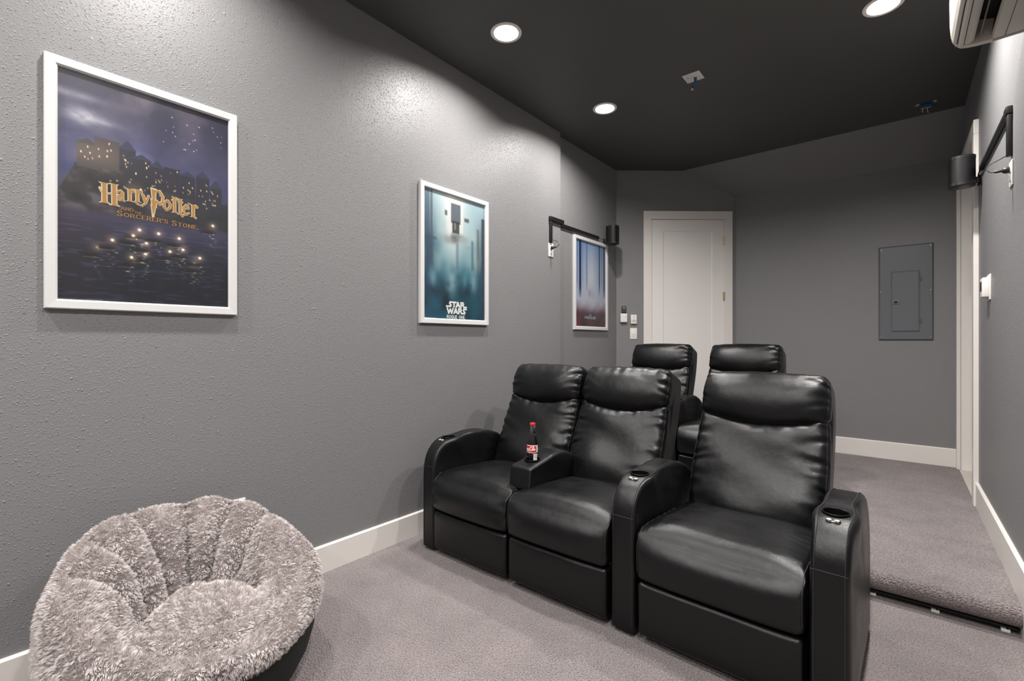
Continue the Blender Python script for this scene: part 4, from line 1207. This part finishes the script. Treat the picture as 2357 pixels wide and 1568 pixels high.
# ------------------------------------------------------------------ wall and ceiling fittings
# ---- speakers on brackets
def make_speaker(loc_, toward, label):
    """toward = unit vector (x, y) to the wall the bracket is screwed to; returns the thing"""
    t = thing('speaker', label, 'speaker', loc_, 0, 'wall mounted surround speakers')
    h = .186; r_ = .063
    MB().lathe([(0, .012), (r_, .012), (r_, h - .016), (0, h - .016)], n=48, sup=2.6).build('grille', M['grille'], t)
    MB().lathe([(0, 0), (r_ - .003, 0), (r_ + .001, .003), (r_ + .001, .022), (r_ - .001, .024), (0, .024)], n=48, sup=2.6).build('base_band', M['blackplastic'], t)
    MB().lathe([(0, h - .020), (r_ - .001, h - .020), (r_ + .001, h - .018), (r_ + .001, h - .003), (r_ - .004, h), (0, h)], n=48, sup=2.6).build('top_cap', M['blackplastic'], t)
    return t
def bracket(t, d, gap):
    """arm from the speaker's back to the wall plate; d = direction to the wall, gap = distance centre-to-wall"""
    d = Vector((d[0], d[1], 0)).normalized(); s = Vector((-d.y, d.x, 0))
    m = Matrix(((s.x, d.x, 0, 0), (s.y, d.y, 0, 0), (0, 0, 1, 0), (0, 0, 0, 1)))
    mb = MB()
    mb.box(-.018, .018, gap - .014, gap - .008, .005, .070, .002, 0, m)
    mb.tube([m @ Vector((0, gap + .001, .04)), m @ Vector((0, .050, .04))], .011, 12)
    mb.lathe([(0, -.016), (.016, -.016), (.016, .016), (0, .016)], tuple(m @ Vector((0, (gap + .058) / 2, .04))), 16)
    mb.build('bracket', M['blackplastic'], t)
sp1 = make_speaker((.058, 4.315, 2.178), (-1, 0), 'black cylindrical speaker on the left wall by the corner left of the white door')
bracket(sp1, (-1, .0), .058 + .045)
sp2 = make_speaker((2.606, 4.06, 2.163), (1, 0), 'black cylindrical speaker on the right wall in front of the cased doorway')
bracket(sp2, (.90, .436), .094 / .90)

def cord(name, pts, r_, label, m='blackjacket'):
    o = MB().tube(smooth_path(pts, 6), r_, 8).build(name, M[m])
    return tag(o, label, 'cable')

# ---- raceways: black plastic channel stuck on the wall
rw = thing('cable_raceway', 'black cable raceway angled along the left wall above the forest poster', 'cable raceway', (0, 3.29, 2.03))
def rel(t, *b):
    l = t.location
    return (b[0] - l.x, b[1] - l.x, b[2] - l.y, b[3] - l.y, b[4] - l.z, b[5] - l.z)
MB().box(*rel(rw, .0, .018, 3.276, 3.304, 2.036, 2.225), .003).build('vertical_channel', M['raceway'], rw)
MB().box(*rel(rw, .0, .022, 3.270, 3.480, 2.225, 2.262), .003).build('elbow', M['raceway'], rw)
MB().box(*rel(rw, -.045, -.024, 3.455, 4.19, 2.222, 2.250), .003).box(*rel(rw, -.045, .021, 3.4515, 3.478, 2.218, 2.259), .003).build('horizontal_channel', M['raceway'], rw)
rw2 = thing('cable_raceway', 'black cable raceway angled along the right wall above the thermostat', 'cable raceway', (XR, 3.1, 2.05))
MB().box(*rel(rw2, XR - .018, XR, 3.085, 3.118, 2.045, 2.235), .003).build('vertical_channel', M['raceway'], rw2)
MB().box(*rel(rw2, XR - .022, XR, 3.080, 3.150, 2.235, 2.270), .003).build('elbow', M['raceway'], rw2)
MB().box(*rel(rw2, XR - .019, XR, 3.150, 4.05, 2.244, 2.270), .003).build('horizontal_channel', M['raceway'], rw2)

def outlet(name, loc_, face, label, cat='outlet'):
    """face: +1 plate faces +x (left wall), -1 faces -x"""
    t = thing(name, label, cat, loc_)
    f = face
    a, b = sorted((0, f * .006)); MB().box(a, b, -.036, .036, -.058, .058, .0025).build('face_plate', M['whiteplastic'], t)
    for zz in (-.020, .020):
        a, b = sorted((f * .004, f * .0085)); o = MB().box(a, b, -.017, .017, zz - .014, zz + .014, .002)
        o.build('socket', M['whiteplastic'], t)
    return t
outlet('wall_outlet', (0, 3.298, 1.975), 1, 'white outlet plate below the left wall cable raceway')
outlet('wall_outlet', (XR, 3.098, 1.962), -1, 'white outlet plate below the right wall cable raceway')
outlet('wall_outlet', (0, .831, .426), 1, 'white outlet plate low on the left wall behind the fluffy chair')
def plug(y, x, f, z, label):
    t = thing('power_cord', label, 'power cord', (x, y, z))
    MB().lathe([(0, .0), (.014, .0), (.015, .012), (.010, .022), (.006, .024), (.006, .046), (.003, .05), (0, .05)], (0, 0, 0), 16, 0, 'x').build('plug', M['blackjacket'], t)
    MB().tube(smooth_path([(.048, 0, 0), (.062, .004, .004), (.072, .010, .020), (.062, .014, .042), (.030, .010, .058), (.010, .004, .068)], 6), .0026, 8).build('cord', M['blackjacket'], t)
    if f < 0:
        for o in t.children:
            for v in o.data.vertices: v.co.x *= -1
            o.data.flip_normals()
    return t
plug(3.300, .0085, 1, 1.995, 'black power plug and looped cord in the left wall outlet')
plug(3.100, XR - .0085, -1, 1.982, 'black power plug and looped cord in the right wall outlet')
cord('speaker_cable', [(-.035, 4.192, 2.236), (-.012, 4.235, 2.225), (.0, 4.258, 2.218)], .003, 'thin black cable from the left raceway to the corner speaker')
cord('speaker_cable', [(XR - .010, 4.052, 2.257), (XR - .012, 4.085, 2.252), (XR - .016, 4.10, 2.232), (2.690, 4.098, 2.212), (2.668, 4.075, 2.205)], .0035, 'thin black cable from the right raceway to the speaker')

# ---- electrical panel
ep = thing('electrical_panel', 'grey metal electrical panel set in the back wall', 'electrical panel', (2.157, YB + .002, 1.198))
W_, H_ = .381, .855
mb = MB()
def rect_bevel(mb, x0, x1, z0, z1, d0, d1, b, m=0):
    V = [(x0, -d0, z0), (x1, -d0, z0), (x1, -d0, z1), (x0, -d0, z1), (x0 + b, -d1, z0 + b), (x1 - b, -d1, z0 + b), (x1 - b, -d1, z1 - b), (x0 + b, -d1, z1 - b)]
    mb.add(V, [(4, 5, 6, 7), (0, 1, 5, 4), (1, 2, 6, 5), (2, 3, 7, 6), (3, 0, 4, 7), (3, 2, 1, 0)], m)
rect_bevel(mb, 0, W_, 0, H_, 0, .020, .014)
mb.build('cover', M['steel'], ep, False)
mb = MB(); rect_bevel(mb, .089, .291, .078, .622, .0195, .0235, .004); rect_bevel(mb, .094, .284, .083, .617, .0235, .029, .006)
dr = mb.build('panel_door', M['steel'], ep, False)
MB().box(.099, .151, -.033, -.0285, .325, .362, .002).box(.114, .135, -.0355, -.032, .336, .354, .001, 1).build('latch', [M['bronze'], M['cupinside']], dr, False)
for zz in (.545, .175): MB().lathe([(0, -.017), (.0045, -.017), (.0045, .017), (0, .017)], (.294, -.0265, zz), 10).build('hinge', M['steel'], dr)
for (sx, sz) in ((.022, .822), (.359, .828), (.020, .44), (.359, .44), (.024, .030), (.359, .030)):
    MB().lathe([(0, -.0255), (.0045, -.025), (.0062, -.0215), (.0062, -.018), (0, -.018)], (sx, 0, sz), 14, 0, 'y').build('screw', M['chrome'], ep)

# ---- things beside the white door
def on_door_wall(name, label, cat, s_, z_):
    p = dpt(s_, 0, z_); return thing(name, label, cat, p, math.atan2(DD.y, DD.x))
hd = on_door_wall('remote_holder', 'white wall holder carrying a dark remote, left of the white door', 'remote holder', .076, 1.392)
V, F = rbox(.038, .0165, .05, .012, 6, 2, 6, 3)
hold = mesh('holder', [(x, y - .0165, z + .05) for x, y, z in V], F, M['whiteplastic'], hd)
cut(hold, MB().box(-.031, .031, -.028, -.006, .045, .12))
rm = on_door_wall('remote_control', 'dark remote control standing in the white wall holder', 'remote control', .078, 1.440)
MB().box(-.022, .022, -.0255, -.0095, 0, .130, .004).build('body', M['blackplastic'], rm)
mb = MB()
for i in range(3):
    for j in range(2): mb.box(-.016 + i * .012, -.008 + i * .012, -.0272, -.025, .066 + j * .013, .074 + j * .013, .001)
mb.build('buttons', M['steel'], rm)
MB().box(-.016, .016, -.0268, -.025, .094, .120, .001).build('display', M['steel'], rm)
fc = on_door_wall('fan_control', 'small white remote cradle with two buttons above the light switch', 'wall control', .185, 1.378)
V, F = rbox(.033, .011, .05, .005, 4, 2, 6, 3)
MB().box(-.033, .033, -.020, 0, 0, .099, .005).build('body', M['whiteplastic'], fc)
for zz in (.080, .042): MB().lathe([(0, -.0225), (.004, -.022), (.0045, -.019), (0, -.019)], (0, 0, zz), 12, 0, 'y').build('button', M['steel'], fc)
MB().box(-.027, .027, -.0208, -.0195, .031, .0335).build('seam_line', M['blackplastic'], fc)
sw = on_door_wall('light_switch', 'white paddle light switch plate left of the white door', 'light switch', .185, 1.214)
MB().box(-.038, .038, -.006, 0, 0, .120, .0025).build('face_plate', M['whiteplastic'], sw)
pad = MB().prism([(-.006, .027), (-.0105, .060), (-.007, .093), (-.004, .093), (-.004, .027)], 'x', -.0165, .0165).build('paddle', M['whiteplastic'], sw, False)

# ---- thermostat on the right wall
th = thing('thermostat', 'white thermostat on the right wall beside the cased doorway', 'thermostat', (XR + .002, 3.79, 1.43))
MB().box(-.009, 0, -.062, .062, 0, .145, .004).build('back_plate', M['whiteplastic'], th)
MB().box(-.036, -.008, -.045, .052, .016, .128, .006).build('body', M['whiteplastic'], th)
MB().box(-.0372, -.035, -.020, .036, .052, .108, .001).build('display', M['blackplastic'], th)

# ---- mini split air conditioner
ac = thing('air_conditioner', 'white wall mounted air conditioner above the right wall with open louvres', 'air conditioner', (XR + .002, 2.6, 2.368))
YN = -.86
prof = [(0, .0), (-.122, -.004), (-.126, .010), (-.118, .075), (-.175, .090), (-.204, .075), (-.2035, .004), (-.212, .004), (-.2195, .012), (-.2225, .020), (-.2265, .022), (-.2325, .030), (-.2385, .055), (-.242, .10), (-.243, .20), (-.236, .275), (-.215, .298), (0, .300)]
mb = MB().prism(prof, 'y', YN, -.012)
mi = [0] * len(mb.F)
for k in range(len(mb.F)):
    vs = [mb.V[i] for i in mb.F[k]]
    if len(vs) == 4:
        xs = sum(v[0] for v in vs) / 4; zs = sum(v[2] for v in vs) / 4
        if -.205 < xs < -.112 and .03 < zs < .095: mi[k] = 1
        if -.224 < xs < -.2195 and .010 < zs < .023: mi[k] = 1
mb.M = mi
mb.build('housing', [M['acplastic'], M['acdark']], ac, False)
# rounded far end cap without the air outlet
cap = [(0, .0), (-.122, -.004), (-.165, -.003), (-.195, .001), (-.212, .006), (-.2265, .020), (-.236, .042), (-.242, .10), (-.243, .20), (-.236, .275), (-.215, .298), (0, .300)]
V = []; F = []
for (yy, k) in ((-.030, 1.0), (-.010, 1.0), (-.003, .994), (0, .975)):
    for (x, z) in cap: V.append((x * k if x < 0 else 0, yy, .15 + (z - .15) * k))
n = len(cap)
for j in range(3):
    for i in range(n): F.append((j * n + i, j * n + (i + 1) % n, (j + 1) * n + (i + 1) % n, (j + 1) * n + i))
F += [tuple(range(n)), tuple(3 * n + i for i in range(n))]
mesh('end_cap', V, F, M['acplastic'], ac, 'auto')
for (x0, x1, z0, z1, bow) in ((-.201, -.174, .004, .010, .006), (-.160, -.151, .010, .034, .001)):
    V = []; F = []
    k = 8
    for yy in (YN + .02, -.036):
        for i in range(k + 1):
            t = i / k; V.append((x0 + (x1 - x0) * t, yy, z0 + (z1 - z0) * t - bow * math.sin(PI * t)))
        for i in range(k, -1, -1):
            t = i / k; V.append((x0 + (x1 - x0) * t + .0, yy, z0 + (z1 - z0) * t - bow * math.sin(PI * t) + .005))
    n = 2 * (k + 1)
    F = [tuple(range(n)), tuple(range(2 * n - 1, n - 1, -1))] + [(i, (i + 1) % n, n + (i + 1) % n, n + i) for i in range(n)]
    mesh('louver', V, F, M['acplastic'], ac, 'auto')
MB().box(-.0895, -.088, YN, -.030, -.0040, .02).build('underside_seam', M['acdark'], ac, False)
MB().box(-.2235, -.2195, -.46, -.345, .0095, .0135).build('sticker', M['blue'], ac, False)

# ---- ceiling junction plate with loose cables
jp = thing('ceiling_cover_plate', 'white square cover plate on the dark ceiling', 'cover plate', (1.2, 3.308, H))
MB().box(-.058, .058, -.058, .058, -.004, 0, .0015).build('plate', M['whiteplastic'], jp)
mb = MB().ring([(.019, -.0045), (.019, -.0040), (.021, -.0040), (.021, -.0045)], (-.018, -.024, 0), 24)
for i in range(3): mb.box(-.044 + i * .007, -.040 + i * .007, -.012, -.008, -.0046, -.004)
mb.build('printed_marks', M['steel'], jp, False)
for i, (dx, m_, r_) in enumerate(((.0, 'blackjacket', .004), (.007, 'bluejacket', .0042), (.012, 'bluejacket', .0032))):
    o = MB().tube(smooth_path([(1.205 + dx, 3.315, H - .004), (1.207 + dx, 3.316, H - .025), (1.203 + dx * 1.1, 3.310, H - .055 + .004 * i), (1.196 + dx * .9, 3.300, H - .082 + .012 * i)], 6), r_, 8).build('loose_cable', M[m_])
    tag(o, ['black cable hanging from the ceiling cover plate', 'thicker blue cable hanging from the ceiling cover plate', 'thinner blue cable hanging from the ceiling cover plate'][i], 'cable')
    if i == 0:
        MB().lathe([(0, -.010), (.0055, -.006), (.0055, .004), (0, .008)], (1.1958, 3.2995, H - .088), 10).build('white_tip', M['whiteplastic'], o)
# ---- open electrical box on the ceiling near the back
eb = thing('ceiling_junction_box', 'open blue ceiling box with metal ears and wires near the right wall', 'junction box', (2.468, 4.835, H))
MB().box(-.040, .040, -.020, .020, -.020, 0, .003).build('box', M['blue'], eb)
for sx in (-1, 1):
    MB().lathe([(0, -.008), (.018, -.008), (.020, -.005), (.020, 0), (0, 0)], (sx * .050, -.012, 0), 18).build('ear', M['galv'], eb)
mb = MB().box(-.034, .030, .020, .040, -.022, -.004, .002)
mb.tube(smooth_path([(-.02, .03, -.02), (-.024, .036, -.038), (-.016, .04, -.046)], 5), .003, 6); mb.tube(smooth_path([(.008, .03, -.02), (.006, .038, -.040), (.012, .044, -.055)], 5), .003, 6)
mb.build('bracket', M['galv'], eb)

# ---- dark channel and clips tucked under the carpet nose
ls = MB().box(.28, XR - .02, 2.792, 2.8085, .002, .020, .002).build('light_strip', M['blackplastic'])
tag(ls, 'dark strip channel running under the carpet nose of the step', 'light strip')
for k, (px, lb) in enumerate(((2.205, 'white mounting clip under the step nose, next to the front recliner'), (2.425, 'white mounting clip under the middle of the visible step nose'), (2.640, 'white mounting clip under the step nose, next to the right wall'))):
    t = thing('mounting_clip', lb, 'clip', (px, 2.782, 0), 0, 'clips under the step nose')
    MB().box(-.014, .014, -.010, .009, .0, .012, .002).build('body', M['whiteplastic'], t)
    MB().lathe([(0, .0115), (.004, .0115), (.004, .014), (0, .014)], (.006, -.001, 0), 12).build('screw', M['blackplastic'], t)


# ------------------------------------------------------------------ camera
cam = bpy.data.cameras.new('camera'); co = bpy.data.objects.new('camera', cam); COL.objects.link(co)
FPX = 1075.0
TH = math.atan(889.5 / FPX)
cam.sensor_width = 36; cam.lens = 36 * FPX / 2357; cam.clip_start = .02
co.location = (2.3, 0, 1.2); co.rotation_euler = (PI / 2, 0, TH)
SC.camera = co
w = bpy.data.worlds.new('world'); SC.world = w; w.use_nodes = True
w.node_tree.nodes['Background'].inputs[0].default_value = (.02, .02, .02, 1)
w.node_tree.nodes['Background'].inputs[1].default_value = 1.0
SC.view_settings.view_transform = 'Standard'; SC.view_settings.look = 'None'
SC.view_settings.gamma = 1; SC.view_settings.exposure = 0.0; SC.view_settings.use_curve_mapping = False
SC.cycles.use_denoising = True
SC.cycles.max_bounces = 8; SC.cycles.diffuse_bounces = 4; SC.cycles.glossy_bounces = 3; SC.cycles.transparent_max_bounces = 12
